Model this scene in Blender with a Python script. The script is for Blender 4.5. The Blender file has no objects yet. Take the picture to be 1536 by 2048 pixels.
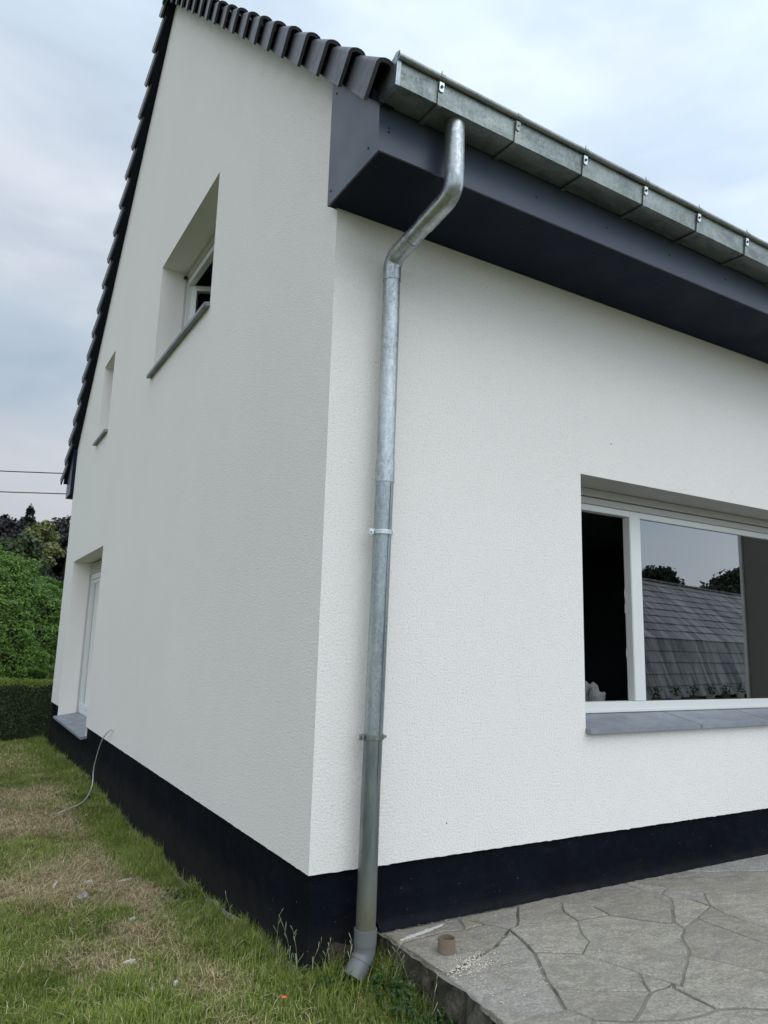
import bpy, bmesh, math, random
import numpy as np
from mathutils import Vector, Matrix, noise

random.seed(7)
rng = np.random.default_rng(11)
scene = bpy.context.scene
C = bpy.data.collections.new('scene_objects')
scene.collection.children.link(C)
rad = math.radians

# ------------------------------------------------------------------ camera, sky, sun
cam_data = bpy.data.cameras.new('camera')
cam = bpy.data.objects.new('camera', cam_data)
C.objects.link(cam)
cam_data.sensor_fit = 'HORIZONTAL'
cam_data.sensor_width = 36.0
cam_data.lens = 34.1614
cam_data.clip_start = 0.05
cam_data.clip_end = 1500
cam.matrix_world = Matrix((
    (0.85903855, -0.11472878, -0.49888884, -1.7666559),
    (-0.51116298, -0.13958352, -0.84807361, -3.67077440),
    (0.02766179, 0.98354143, -0.17855273, 1.65),
    (0, 0, 0, 1)))
scene.camera = cam

SUN_EL, SUN_AZ = 52.0, 168.0          # degrees; azimuth clockwise from +Y, the sun is behind and right of the camera
world = bpy.data.worlds.new('World')
scene.world = world
world.use_nodes = True
wt = world.node_tree
wt.nodes.clear()
def wn(t, **k):
    n = wt.nodes.new(t)
    for a, v in k.items(): setattr(n, a, v)
    return n
w_out = wn('ShaderNodeOutputWorld'); w_bg = wn('ShaderNodeBackground')
sky = wn('ShaderNodeTexSky', sky_type='NISHITA')
sky.sun_disc = False
sky.sun_elevation = rad(SUN_EL); sky.sun_rotation = rad(SUN_AZ)
sky.air_density = 1.0; sky.dust_density = 0.7; sky.ozone_density = 2.0
w_bg.inputs['Strength'].default_value = 0.10
tc = wn('ShaderNodeTexCoord')
mp = wn('ShaderNodeMapping'); mp.inputs['Scale'].default_value = (1.0, 1.0, 2.6)
mp.inputs['Location'].default_value = (3.1, 2.2, 0.8)
n1 = wn('ShaderNodeTexNoise'); n1.inputs['Scale'].default_value = 2.1; n1.inputs['Detail'].default_value = 5; n1.inputs['Roughness'].default_value = 0.52
n1.inputs['Distortion'].default_value = 0.35
cr = wn('ShaderNodeValToRGB')
cr.color_ramp.elements[0].position = 0.34; cr.color_ramp.elements[0].color = (0.60, 0.60, 0.60, 1)
cr.color_ramp.elements[1].position = 0.60; cr.color_ramp.elements[1].color = (1, 1, 1, 1)
n2 = wn('ShaderNodeTexNoise'); n2.inputs['Scale'].default_value = 1.3; n2.inputs['Detail'].default_value = 4
cc = wn('ShaderNodeValToRGB')
cc.color_ramp.elements[0].position = 0.40; cc.color_ramp.elements[0].color = (4.9, 5.85, 6.8, 1)
cc.color_ramp.elements[1].position = 0.60; cc.color_ramp.elements[1].color = (6.85, 7.2, 7.75, 1)
mixc = wn('ShaderNodeMix', data_type='RGBA')
wt.links.new(tc.outputs['Generated'], mp.inputs['Vector'])
wt.links.new(mp.outputs[0], n1.inputs['Vector']); wt.links.new(mp.outputs[0], n2.inputs['Vector'])
wt.links.new(n1.outputs[0], cr.inputs[0]); wt.links.new(n2.outputs[0], cc.inputs[0])
wt.links.new(cr.outputs[0], mixc.inputs[0])
wt.links.new(sky.outputs[0], mixc.inputs[6]); wt.links.new(cc.outputs[0], mixc.inputs[7])
# gradient added to the overcast: sunward side lifts the gable, side in view dimmed
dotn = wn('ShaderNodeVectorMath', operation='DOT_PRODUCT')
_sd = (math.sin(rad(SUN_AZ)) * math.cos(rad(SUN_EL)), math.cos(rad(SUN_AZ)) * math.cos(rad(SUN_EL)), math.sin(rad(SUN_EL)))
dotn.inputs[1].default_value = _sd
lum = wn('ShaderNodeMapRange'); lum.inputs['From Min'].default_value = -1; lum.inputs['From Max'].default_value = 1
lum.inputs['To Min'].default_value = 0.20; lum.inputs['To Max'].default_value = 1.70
scl = wn('ShaderNodeVectorMath', operation='SCALE')
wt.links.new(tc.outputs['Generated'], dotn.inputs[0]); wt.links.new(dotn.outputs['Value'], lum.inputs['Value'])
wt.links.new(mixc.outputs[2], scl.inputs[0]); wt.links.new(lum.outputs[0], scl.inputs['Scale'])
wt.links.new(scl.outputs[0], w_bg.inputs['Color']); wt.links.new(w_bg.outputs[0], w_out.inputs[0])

sun_data = bpy.data.lights.new('sun', 'SUN')
sun_data.energy = 0.52
sun_data.angle = rad(45)
sun_data.color = (1.0, 0.975, 0.93)
sun = bpy.data.objects.new('sun', sun_data); C.objects.link(sun)
sd = Vector((math.sin(rad(SUN_AZ)) * math.cos(rad(SUN_EL)), math.cos(rad(SUN_AZ)) * math.cos(rad(SUN_EL)), math.sin(rad(SUN_EL))))
sun.rotation_euler = sd.to_track_quat('Z', 'Y').to_euler()
sun.location = (6, -12, 20)

scene.view_settings.view_transform = 'Standard'
scene.view_settings.look = 'None'
scene.view_settings.exposure = 0.50
scene.view_settings.gamma = 1.0
scene.view_settings.use_curve_mapping = False

# ------------------------------------------------------------------ helpers
def tag(o, label=None, cat=None, group=None, kind=None):
    if label: o['label'] = label
    if cat: o['category'] = cat
    if group: o['group'] = group
    if kind: o['kind'] = kind
    return o

def empty(name, loc=(0, 0, 0)):
    o = bpy.data.objects.new(name, None); C.objects.link(o); o.location = loc
    o.empty_display_size = 0.1
    return o

def link(name, me, mat=None, parent=None, loc=None):
    o = bpy.data.objects.new(name, me); C.objects.link(o)
    if mat is not None and not me.materials: me.materials.append(mat)
    if parent is not None: o.parent = parent
    if loc is not None: o.location = loc
    return o

class MB:
    """collects geometry of one part in world coordinates"""
    def __init__(s): s.v = []; s.f = []; s.sm = []
    def add(s, vs, fs, smooth=False):
        b = len(s.v); s.v += [tuple(p) for p in vs]
        s.f += [tuple(i + b for i in f) for f in fs]; s.sm += [smooth] * len(fs)
        return s
    def box(s, a, b):
        x0, y0, z0 = a; x1, y1, z1 = b
        return s.add([(x0,y0,z0),(x1,y0,z0),(x1,y1,z0),(x0,y1,z0),(x0,y0,z1),(x1,y0,z1),(x1,y1,z1),(x0,y1,z1)],
                     [(0,3,2,1),(4,5,6,7),(0,1,5,4),(1,2,6,5),(2,3,7,6),(3,0,4,7)])
    def quad(s, *p): return s.add(p, [tuple(range(len(p)))])
    def tube(s, path, r, n=16, cap=True):
        path = [Vector(p) for p in path]; m = len(path)
        rr = r if isinstance(r, (list, tuple)) else [r] * m
        t0 = (path[1] - path[0]).normalized()
        ref = Vector((1, 0, 0)) if abs(t0.x) < 0.8 else Vector((0, 1, 0))
        nrm = (ref - t0 * ref.dot(t0)).normalized()
        vs = []
        for i, p in enumerate(path):
            t = (path[min(i + 1, m - 1)] - path[max(i - 1, 0)]).normalized()
            nrm = (nrm - t * nrm.dot(t)).normalized(); b = t.cross(nrm)
            for k in range(n):
                a = 2 * math.pi * k / n
                vs.append(p + (nrm * math.cos(a) + b * math.sin(a)) * rr[i])
        fs = [(i*n+k, i*n+(k+1) % n, (i+1)*n+(k+1) % n, (i+1)*n+k) for i in range(m-1) for k in range(n)]
        s.add(vs, fs, True)
        if cap:
            s.add(vs[:n], [tuple(range(n))[::-1]]); s.add(vs[-n:], [tuple(range(n))])
        return s
    def extrude_profile(s, prof, x0, x1, cap=True, dz=0.0):
        """closed (y,z) profile swept along x"""
        n = len(prof)
        s.add([(x0, y, z) for y, z in prof] + [(x1, y, z + dz) for y, z in prof],
              [(i, (i+1) % n, n+(i+1) % n, n+i) for i in range(n)])
        if cap:
            s.add([(x0, y, z) for y, z in prof], [tuple(range(n))[::-1]])
            s.add([(x1, y, z + dz) for y, z in prof], [tuple(range(n))])
        return s
    def build(s, name, mat, parent=None, bevel=0, origin=None, fix=True):
        me = bpy.data.meshes.new(name)
        o0 = Vector(origin) if origin is not None else Vector((0, 0, 0))
        me.from_pydata([tuple(Vector(p) - o0) for p in s.v], [], s.f)
        me.polygons.foreach_set('use_smooth', s.sm)
        if fix or bevel:
            bm = bmesh.new(); bm.from_mesh(me)
            bmesh.ops.remove_doubles(bm, verts=bm.verts, dist=1e-5)
            if fix: bmesh.ops.recalc_face_normals(bm, faces=bm.faces)
            if bevel:
                ed = [e for e in bm.edges if len(e.link_faces) == 2 and e.calc_face_angle(0) > 0.6 and not (e.link_faces[0].smooth)]
                bmesh.ops.bevel(bm, geom=ed, offset=bevel, segments=2, affect='EDGES', clamp_overlap=True)
            bm.to_mesh(me); bm.free()
        if any(s.sm): me.set_sharp_from_angle(angle=rad(40))
        o = link(name, me, mat, parent)
        if origin is not None:
            o.location = o0 - (Vector(parent.location) if parent is not None else Vector((0, 0, 0)))
        return o

def np_mesh(name, verts, faces_n, idx, mat, parent=None, col=None, smooth=False):
    """fast mesh: every face has faces_n corners; idx flat"""
    me = bpy.data.meshes.new(name)
    nv = len(verts); nf = len(idx) // faces_n
    me.vertices.add(nv); me.vertices.foreach_set('co', np.asarray(verts, np.float32).ravel())
    me.loops.add(nf * faces_n); me.loops.foreach_set('vertex_index', np.asarray(idx, np.int32))
    me.polygons.add(nf)
    me.polygons.foreach_set('loop_start', np.arange(0, nf * faces_n, faces_n, dtype=np.int32))
    me.polygons.foreach_set('loop_total', np.full(nf, faces_n, np.int32))
    me.polygons.foreach_set('use_smooth', np.full(nf, smooth))
    me.update(calc_edges=True)
    if col is not None:
        ca = me.color_attributes.new('tint', 'FLOAT_COLOR', 'POINT')
        c4 = np.ones((nv, 4), np.float32); c4[:, :3] = col
        ca.data.foreach_set('color', c4.ravel())
    return link(name, me, mat, parent)

def fillet(pts, r, n=6):
    pts = [Vector(p) for p in pts]; out = [pts[0]]
    for i in range(1, len(pts) - 1):
        a = (pts[i-1] - pts[i]); b = (pts[i+1] - pts[i])
        d = min(r, a.length * 0.49, b.length * 0.49)
        p0 = pts[i] + a.normalized() * d; p2 = pts[i] + b.normalized() * d
        for k in range(n + 1):
            t = k / n
            out.append(p0 * (1-t)**2 + pts[i] * 2*t*(1-t) + p2 * t*t)
    out.append(pts[-1]); return out

def vnoise(x, y, seed=0):
    """smooth 2-d value noise, numpy"""
    r = np.random.default_rng(seed + 999).random((256, 256))
    xi = np.floor(x).astype(int); yi = np.floor(y).astype(int)
    fx = x - xi; fy = y - yi; fx = fx*fx*(3-2*fx); fy = fy*fy*(3-2*fy)
    g = lambda a, b: r[a % 256, b % 256]
    return (g(xi, yi)*(1-fx)+g(xi+1, yi)*fx)*(1-fy)+(g(xi, yi+1)*(1-fx)+g(xi+1, yi+1)*fx)*fy
def fbm(x, y, seed=0, o=4):
    s = 0; a = 0.5; t = 0
    for i in range(o):
        s = s + a * vnoise(x * 2**i + 17.3*i, y * 2**i + 5.1*i, seed + i); t += a; a *= 0.5
    return s / t

# ------------------------------------------------------------------ materials
class Mat:
    def __init__(s, name, base=(0.5, 0.5, 0.5), rough=0.6, metal=0.0, spec=0.5):
        s.m = bpy.data.materials.new(name); s.m.use_nodes = True
        s.t = s.m.node_tree; s.b = s.t.nodes['Principled BSDF']
        s.b.inputs['Base Color'].default_value = (*base, 1)
        s.b.inputs['Roughness'].default_value = rough
        s.b.inputs['Metallic'].default_value = metal
        s.b.inputs['Specular IOR Level'].default_value = spec
        s.co = None
    def n(s, t, **k):
        n = s.t.nodes.new(t)
        for a, v in k.items(): setattr(n, a, v)
        return n
    def L(s, a, b): s.t.links.new(a, b)
    def coord(s, scale=(1, 1, 1), world=True):
        m = s.n('ShaderNodeMapping'); m.inputs['Scale'].default_value = scale
        if world:
            g = s.n('ShaderNodeNewGeometry'); s.L(g.outputs['Position'], m.inputs['Vector'])
        else:
            g = s.n('ShaderNodeTexCoord'); s.L(g.outputs['Object'], m.inputs['Vector'])
        return m.outputs[0]
    def noise(s, scale, detail=4, rough=0.55, vec=None, dist=0):
        n = s.n('ShaderNodeTexNoise'); n.inputs['Scale'].default_value = scale
        n.inputs['Detail'].default_value = detail; n.inputs['Roughness'].default_value = rough; n.inputs['Distortion'].default_value = dist
        s.L(vec if vec is not None else s.coord(), n.inputs['Vector'])
        return n.outputs[0]
    def voro(s, scale, vec=None, feature='F1', out=0, rnd=1.0):
        n = s.n('ShaderNodeTexVoronoi', feature=feature); n.inputs['Scale'].default_value = scale
        n.inputs['Randomness'].default_value = rnd
        s.L(vec if vec is not None else s.coord(), n.inputs['Vector'])
        return n.outputs[out]
    def ramp(s, fac, stops):
        r = s.n('ShaderNodeValToRGB'); e = r.color_ramp.elements
        while len(e) < len(stops): e.new(0.5)
        for i, (p, c) in enumerate(stops):
            e[i].position = p; e[i].color = (*c, 1) if isinstance(c, tuple) else (c, c, c, 1)
        s.L(fac, r.inputs[0]); return r.outputs[0]
    def mix(s, fac, a, b, mode='MIX'):
        m = s.n('ShaderNodeMix', data_type='RGBA', blend_type=mode)
        for v, i in ((fac, 0), (a, 6), (b, 7)):
            if hasattr(v, 'is_linked'): s.L(v, m.inputs[i])
            else: m.inputs[i].default_value = (*v, 1) if isinstance(v, tuple) else v
        return m.outputs[2]
    def math(s, op, a, b=0.0):
        m = s.n('ShaderNodeMath', operation=op)
        for v, i in ((a, 0), (b, 1)):
            if hasattr(v, 'is_linked'): s.L(v, m.inputs[i])
            else: m.inputs[i].default_value = v
        return m.outputs[0]
    def base(s, c): s.L(c, s.b.inputs['Base Color']); return s
    def rough(s, c): s.L(c, s.b.inputs['Roughness']); return s
    def bump(s, h, strength=0.5, dist=0.01, prev=None):
        b = s.n('ShaderNodeBump'); b.inputs['Strength'].default_value = strength; b.inputs['Distance'].default_value = dist
        s.L(h, b.inputs['Height'])
        if prev is not None: s.L(prev, b.inputs['Normal'])
        s.L(b.outputs[0], s.b.inputs['Normal']); return b.outputs[0]

def m_render(name, smooth=False):
    m = Mat(name, (0.74, 0.75, 0.72), 0.92, spec=0.2)
    a = m.noise(0.55, 5, 0.6); b = m.noise(2.7, 5, 0.65)
    streak = m.noise(3.0, 4, 0.6, m.coord((1, 1, 0.18)))
    c = m.ramp(a, [(0.3, (0.845, 0.815, 0.765)), (0.7, (0.88, 0.85, 0.80))])
    c = m.mix(m.ramp(streak, [(0.45, 0.0), (0.8, 0.09)]), c, (0.74, 0.73, 0.68))
    g1 = m.noise(78 if not smooth else 130, 3, 0.6)
    g2 = m.noise(170, 1, 0.5)
    h = m.math('ADD', g1, m.math('MULTIPLY', g2, 0.5))
    c = m.mix(m.ramp(g1, [(0.30, 0.5 if not smooth else 0.05), (0.48, 0.0)]), c, (0.60, 0.60, 0.55))
    m.base(c)
    p = m.bump(b, 0.05, 0.05)
    m.bump(h, 0.85 if not smooth else 0.15, 0.006, p)
    return m.m
M = {}
M['render'] = m_render('white_render')
M['render_smooth'] = m_render('reveal_render', True)

def m_plinth():
    m = Mat('dark_plinth_paint', (0.010, 0.013, 0.02), 0.62, spec=0.05)
    c = m.ramp(m.noise(2.2, 5, 0.6), [(0.35, (0.0035, 0.0045, 0.008)), (0.7, (0.006, 0.0078, 0.013))])
    c = m.mix(m.ramp(m.noise(3.5, 6, 0.75, m.coord((1, 1, 2.5))), [(0.52, 0.0), (0.72, 0.5)]), c, (0.016, 0.017, 0.019))
    z = m.n('ShaderNodeSeparateXYZ'); m.L(m.coord(), z.inputs[0])
    low = m.ramp(m.math('ADD', z.outputs[2], m.math('MULTIPLY', m.noise(5, 5, 0.7), 0.25)), [(0.16, 0.5), (0.36, 0.0)])
    c = m.mix(low, c, (0.030, 0.028, 0.025))
    m.base(m.mix(m.ramp(m.noise(75, 3, 0.6), [(0.72, 0.0), (0.75, 0.8)]), c, (0.25, 0.25, 0.24)))
    m.rough(m.ramp(m.noise(9, 5, 0.6), [(0.3, 0.6), (0.7, 0.8)]))
    m.bump(m.math('ADD', m.noise(120, 3), m.noise(8, 3)), 0.5, 0.004)
    return m.m
M['plinth'] = m_plinth()

def m_panel(name, c, rough=0.38):
    m = Mat(name, c, rough, spec=0.5 if rough < 0.4 else 0.12)
    k = tuple(x * 1.12 for x in c)
    m.base(m.mix(m.noise(1.6, 4), c, k)); m.rough(m.ramp(m.noise(3, 5), [(0.3, rough * 0.9), (0.7, rough * 1.2)]))
    m.bump(m.noise(1.3, 2), 0.08, 0.05)
    return m.m
M['panel'] = m_panel('anthracite_panel', (0.041, 0.053, 0.079))
M['panel_shaded'] = m_panel('anthracite_shaded', (0.008, 0.013, 0.028), 0.55)  # panel colour darkened for the shade under the eaves and on the far return
M['verge'] = m_panel('dark_verge_board', (0.008, 0.010, 0.018), 0.5)

def m_tile():
    m = Mat('anthracite_clay', (0.05, 0.05, 0.06), 0.42, spec=0.5)
    o = m.n('ShaderNodeObjectInfo')
    a = m.mix(m.noise(4, 5, 0.6), (0.046, 0.046, 0.055), (0.066, 0.066, 0.078))
    m.base(m.mix(m.math('MULTIPLY', o.outputs['Random'], 0.35), a, (0.085, 0.085, 0.095)))
    m.rough(m.ramp(m.noise(14, 4), [(0.3, 0.34), (0.7, 0.55)]))
    m.bump(m.noise(140, 3), 0.12, 0.003)
    return m.m
M['tile'] = m_tile()

def m_zinc(name, lo, hi, rlo, rhi, streaky=(1, 1, 1), metal=0.85, spangle=60, dirt=0.5, sf=0.5):
    m = Mat(name, lo, 0.4, metal, 0.5)
    v = m.coord(streaky)
    n = m.noise(7, 6, 0.65, v, 0.6)
    sp = m.voro(spangle, m.coord((1, 1, 0.6)), out=1)
    bw = m.n('ShaderNodeRGBToBW'); m.L(sp, bw.inputs[0])
    c = m.ramp(n, [(0.36, lo), (0.66, hi)])
    c = m.mix(m.math('MULTIPLY', bw.outputs[0], sf), c, (0.66, 0.68, 0.68))
    c = m.mix(m.ramp(m.noise(70, 4, 0.75), [(0.56, 0.0), (0.64, dirt)]), c, (0.09, 0.10, 0.09))
    m.base(c)
    m.rough(m.ramp(m.noise(11, 5, 0.6, v), [(0.35, rlo), (0.7, rhi)]))
    m.bump(m.noise(30, 4), 0.08, 0.004)
    return m.m
M['zinc_pipe'] = m_zinc('galvanised_pipe', (0.25, 0.28, 0.285), (0.46, 0.49, 0.49), 0.30, 0.46, (1, 1, 0.2))
M['zinc_gutter'] = m_zinc('weathered_zinc', (0.12, 0.14, 0.13), (0.30, 0.325, 0.29), 0.42, 0.6, (0.5, 1, 1), 0.8, 90, 0.25, 0.25)
M['zinc_mid'] = m_zinc('dull_galvanised_pipe', (0.20, 0.235, 0.245), (0.38, 0.42, 0.43), 0.30, 0.45, (1, 1, 0.15), 0.85, 90, 0.3, 0.3)
M['zinc_new'] = m_zinc('bright_zinc', (0.55, 0.57, 0.57), (0.72, 0.74, 0.74), 0.25, 0.4, (1, 1, 1), 0.9, 80, 0.0)

def m_lowpipe():
    m = Mat('soiled_pipe', (0.3, 0.3, 0.28), 0.5, 0.85)
    z = m.n('ShaderNodeSeparateXYZ'); m.L(m.coord(), z.inputs[0])
    hz = m.math('ADD', z.outputs[2], m.math('MULTIPLY', m.noise(14, 5, 0.6, m.coord((1, 1, .3))), 0.5))
    c = m.ramp(m.noise(9, 6, 0.65, m.coord((1, 1, 0.2))), [(0.35, (0.15, 0.18, 0.19)), (0.68, (0.36, 0.39, 0.39))])
    c = m.mix(m.ramp(hz, [(0.50, 0.85), (0.85, 0.0)]), c, (0.20, 0.185, 0.115))
    c = m.mix(m.ramp(m.noise(55, 4, 0.7), [(0.70, 0.0), (0.73, 0.7)]), c, (0.45, 0.46, 0.43))
    m.base(c); m.bump(m.noise(60, 4), 0.15, 0.003)
    m.rough(m.ramp(hz, [(0.5, 0.75), (0.9, 0.36)]))
    return m.m
M['lowpipe'] = m_lowpipe()

def m_simple(name, c, rough=0.6, metal=0.0, var=0.15, sc=12, bump=0.1, spec=0.5):
    m = Mat(name, c, rough, metal, spec)
    m.base(m.mix(m.noise(sc, 5, 0.6), tuple(x * (1 - var) for x in c), tuple(min(1, x * (1 + var)) for x in c)))
    if bump: m.bump(m.noise(sc * 6, 3), bump, 0.004)
    return m.m
M['pvc'] = m_simple('grey_plastic', (0.155, 0.165, 0.165), 0.42, var=0.1, sc=16)
M['pvc_white'] = m_simple('white_plastic', (0.74, 0.75, 0.72), 0.32, var=0.03, sc=3, bump=0.0)
M['shutter'] = m_simple('pale_shutter_box', (0.50, 0.49, 0.46), 0.5, var=0.05, sc=4, bump=0.0)
M['lintel'] = m_simple('beige_lintel', (0.46, 0.45, 0.42), 0.9, var=0.04, sc=4, bump=0.05)
M['black'] = m_simple('black_rubber', (0.012, 0.012, 0.013), 0.5, var=0.1, bump=0.0)
M['screw'] = m_simple('dark_screw', (0.008, 0.008, 0.01), 0.5, bump=0.0)
M['room'] = m_simple('dark_interior', (0.10, 0.115, 0.125), 0.9, var=0.2, sc=1.5, bump=0.0)
M['cloth'] = m_simple('pale_cloth', (0.16, 0.16, 0.155), 0.9, var=0.1, bump=0.2)
M['cable'] = m_simple('grey_cable_sheath', (0.50, 0.52, 0.48), 0.5, var=0.1)
M['wire'] = m_simple('overhead_wire', (0.03, 0.035, 0.045), 0.6, bump=0.0)
M['mortar'] = m_simple('pale_mortar', (0.55, 0.54, 0.50), 0.95, var=0.25, sc=30, bump=0.8)
M['grit'] = m_simple('render_grains', (0.62, 0.57, 0.46), 0.95, var=0.2, sc=40, bump=0.0)
M['card'] = m_simple('brown_cardboard', (0.19, 0.145, 0.105), 0.85, var=0.18, sc=22, bump=0.15)
M['orange'] = m_simple('orange_petal', (0.75, 0.13, 0.03), 0.6, var=0.15, sc=40, bump=0.2)
M['bark'] = m_simple('bark', (0.06, 0.048, 0.038), 0.95, var=0.3, sc=8, bump=0.6)
M['screenwall'] = m_simple('grey_brown_render', (0.23, 0.21, 0.19), 0.9, var=0.06, sc=3)
M['barnwall'] = m_simple('barn_brick', (0.16, 0.11, 0.09), 0.9, var=0.2, sc=6)

def m_sillstone():
    m = Mat('bluestone', (0.2, 0.22, 0.24), 0.5)
    c = m.ramp(m.noise(5, 6, 0.65, None, 0.8), [(0.3, (0.17, 0.185, 0.21)), (0.7, (0.28, 0.30, 0.33))])
    m.base(m.mix(m.ramp(m.noise(60, 3), [(0.62, 0.0), (0.72, 0.4)]), c, (0.42, 0.43, 0.44)))
    m.rough(m.ramp(m.noise(8, 4), [(0.3, 0.42), (0.7, 0.65)])); m.bump(m.noise(90, 4), 0.15, 0.003)
    return m.m
M['sill'] = m_sillstone()

def m_glass():
    m = bpy.data.materials.new('window_glass'); m.use_nodes = True; t = m.node_tree; t.nodes.clear()
    o = t.nodes.new('ShaderNodeOutputMaterial'); g = t.nodes.new('ShaderNodeBsdfGlossy'); tr = t.nodes.new('ShaderNodeBsdfTransparent')
    g.inputs['Roughness'].default_value = 0.0; g.inputs['Color'].default_value = (0.92, 0.95, 0.96, 1)
    tr.inputs['Color'].default_value = (0.80, 0.83, 0.82, 1)
    f = t.nodes.new('ShaderNodeFresnel'); f.inputs['IOR'].default_value = 1.75
    mu = t.nodes.new('ShaderNodeMath'); mu.operation = 'MULTIPLY'; mu.inputs[1].default_value = 2.5; mu.use_clamp = True
    mx = t.nodes.new('ShaderNodeMixShader')
    ns = t.nodes.new('ShaderNodeTexNoise'); ns.inputs['Scale'].default_value = 0.9; ns.inputs['Detail'].default_value = 1
    gg = t.nodes.new('ShaderNodeNewGeometry'); t.links.new(gg.outputs['Position'], ns.inputs['Vector'])
    bp = t.nodes.new('ShaderNodeBump'); bp.inputs['Strength'].default_value = 0.03; bp.inputs['Distance'].default_value = 0.02
    t.links.new(ns.outputs[0], bp.inputs['Height']); t.links.new(bp.outputs[0], g.inputs['Normal'])
    t.links.new(f.outputs[0], mu.inputs[0]); t.links.new(mu.outputs[0], mx.inputs[0])
    t.links.new(tr.outputs[0], mx.inputs[1]); t.links.new(g.outputs[0], mx.inputs[2]); t.links.new(mx.outputs[0], o.inputs[0])
    return m
M['glass'] = m_glass()

def m_tinted(name, rough=0.6, trans=0.25, spec=0.3):
    m = Mat(name, (0.1, 0.1, 0.1), rough, spec=spec)
    a = m.n('ShaderNodeAttribute', attribute_name='tint')
    m.L(a.outputs['Color'], m.b.inputs['Base Color'])
    if trans:
        td = m.n('ShaderNodeBsdfTranslucent'); m.L(a.outputs['Color'], td.inputs['Color'])
        mx = m.n('ShaderNodeMixShader'); mx.inputs[0].default_value = trans
        out = m.t.nodes['Material Output']
        m.L(m.b.outputs[0], mx.inputs[1]); m.L(td.outputs[0], mx.inputs[2]); m.L(mx.outputs[0], out.inputs[0])
    return m
M['grass'] = m_tinted('grass_blade', 0.55, 0.3).m
M['leaf'] = m_tinted('leaf', 0.45, 0.25, 0.4).m
gm = m_tinted('soil_and_thatch', 0.95, 0.0, 0.1)
a_ = gm.n('ShaderNodeAttribute', attribute_name='tint')
gm.base(gm.mix(0.75, a_.outputs['Color'], gm.ramp(gm.noise(45, 5, 0.7), [(0.3, 0.15), (0.7, 0.8)]), 'MULTIPLY'))
gm.bump(gm.noise(70, 5, 0.7), 0.9, 0.02)
M['ground'] = gm.m

def m_stone():
    m = Mat('quartzite_flagstone', (0.25, 0.24, 0.22), 0.75, spec=0.3)
    o = m.n('ShaderNodeObjectInfo')
    g = m.n('ShaderNodeNewGeometry')
    off = m.n('ShaderNodeVectorMath', operation='ADD')
    cmb = m.n('ShaderNodeCombineXYZ'); m.L(m.math('MULTIPLY', o.outputs['Random'], 37.0), cmb.inputs[0]); m.L(m.math('MULTIPLY', o.outputs['Random'], 11.0), cmb.inputs[1])
    m.L(g.outputs['Position'], off.inputs[0]); m.L(cmb.outputs[0], off.inputs[1])
    mp_ = m.n('ShaderNodeMapping'); mp_.inputs['Rotation'].default_value = (0, 0, 0.5); mp_.inputs['Scale'].default_value = (1, 2.2, 1); m.L(off.outputs[0], mp_.inputs[0])
    v = mp_.outputs[0]
    base = m.ramp(o.outputs['Random'], [(0.0, (0.30, 0.31, 0.315)), (0.3, (0.46, 0.425, 0.35)), (0.6, (0.37, 0.35, 0.285)), (0.8, (0.34, 0.30, 0.25)), (1.0, (0.43, 0.425, 0.41))])
    c = m.mix(m.ramp(m.noise(2.2, 6, 0.65, v, 0.5), [(0.40, 0.0), (0.75, 0.6)]), base, (0.43, 0.395, 0.33))
    c = m.mix(m.ramp(m.noise(3.3, 5, 0.6), [(0.55, 0.0), (0.70, 0.55)]), c, (0.33, 0.27, 0.15))
    c = m.mix(m.ramp(m.noise(5, 8, 0.75, v, 1.2), [(0.40, 0.5), (0.56, 0.0)]), c, (0.16, 0.155, 0.14))
    c = m.mix(m.ramp(m.noise(80, 4, 0.7), [(0.42, 0.6), (0.6, 0.0)]), c, (0.15, 0.145, 0.13))
    c = m.mix(m.ramp(m.noise(14, 6, 0.8, None, 2.0), [(0.66, 0.0), (0.72, 0.5)]), c, (0.46, 0.45, 0.42))
    m.base(c)
    hh = m.math('ADD', m.noise(6, 8, 0.7, v, 1.0), m.math('MULTIPLY', m.noise(90, 4), 0.25))
    m.bump(hh, 0.9, 0.014)
    return m.m
M['stone'] = m_stone()
def m_joint():
    m = Mat('joint_mortar', (0.1, 0.1, 0.09), 0.95, spec=0.1)
    c = m.ramp(m.noise(5, 5, 0.6), [(0.35, (0.17, 0.163, 0.14)), (0.7, (0.31, 0.295, 0.255))])
    c = m.mix(m.ramp(m.noise(2.5, 5, 0.7), [(0.52, 0.0), (0.62, 0.8)]), c, (0.055, 0.058, 0.032))
    m.base(m.mix(m.ramp(m.noise(60, 4), [(0.6, 0.0), (0.7, 0.5)]), c, (0.3, 0.29, 0.27)))
    m.bump(m.noise(70, 5, 0.7), 0.8, 0.01)
    return m.m
M['joint'] = m_joint()
def m_concrete():
    m = Mat('rough_old_concrete', (0.15, 0.14, 0.12), 0.95, spec=0.15)
    c = m.ramp(m.noise(7, 7, 0.7, None, 0.6), [(0.38, (0.025, 0.021, 0.016)), (0.52, (0.085, 0.075, 0.058)), (0.70, (0.24, 0.23, 0.19))])
    c = m.mix(m.ramp(m.noise(22, 6, 0.7), [(0.62, 0.0), (0.7, 0.6)]), c, (0.36, 0.35, 0.31))
    c = m.mix(m.ramp(m.noise(4, 4), [(0.5, 0.0), (0.7, 0.4)]), c, (0.08, 0.09, 0.035))
    m.base(c); m.bump(m.noise(18, 8, 0.75), 1.0, 0.04)
    return m.m
M['concrete'] = m_concrete()
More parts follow.
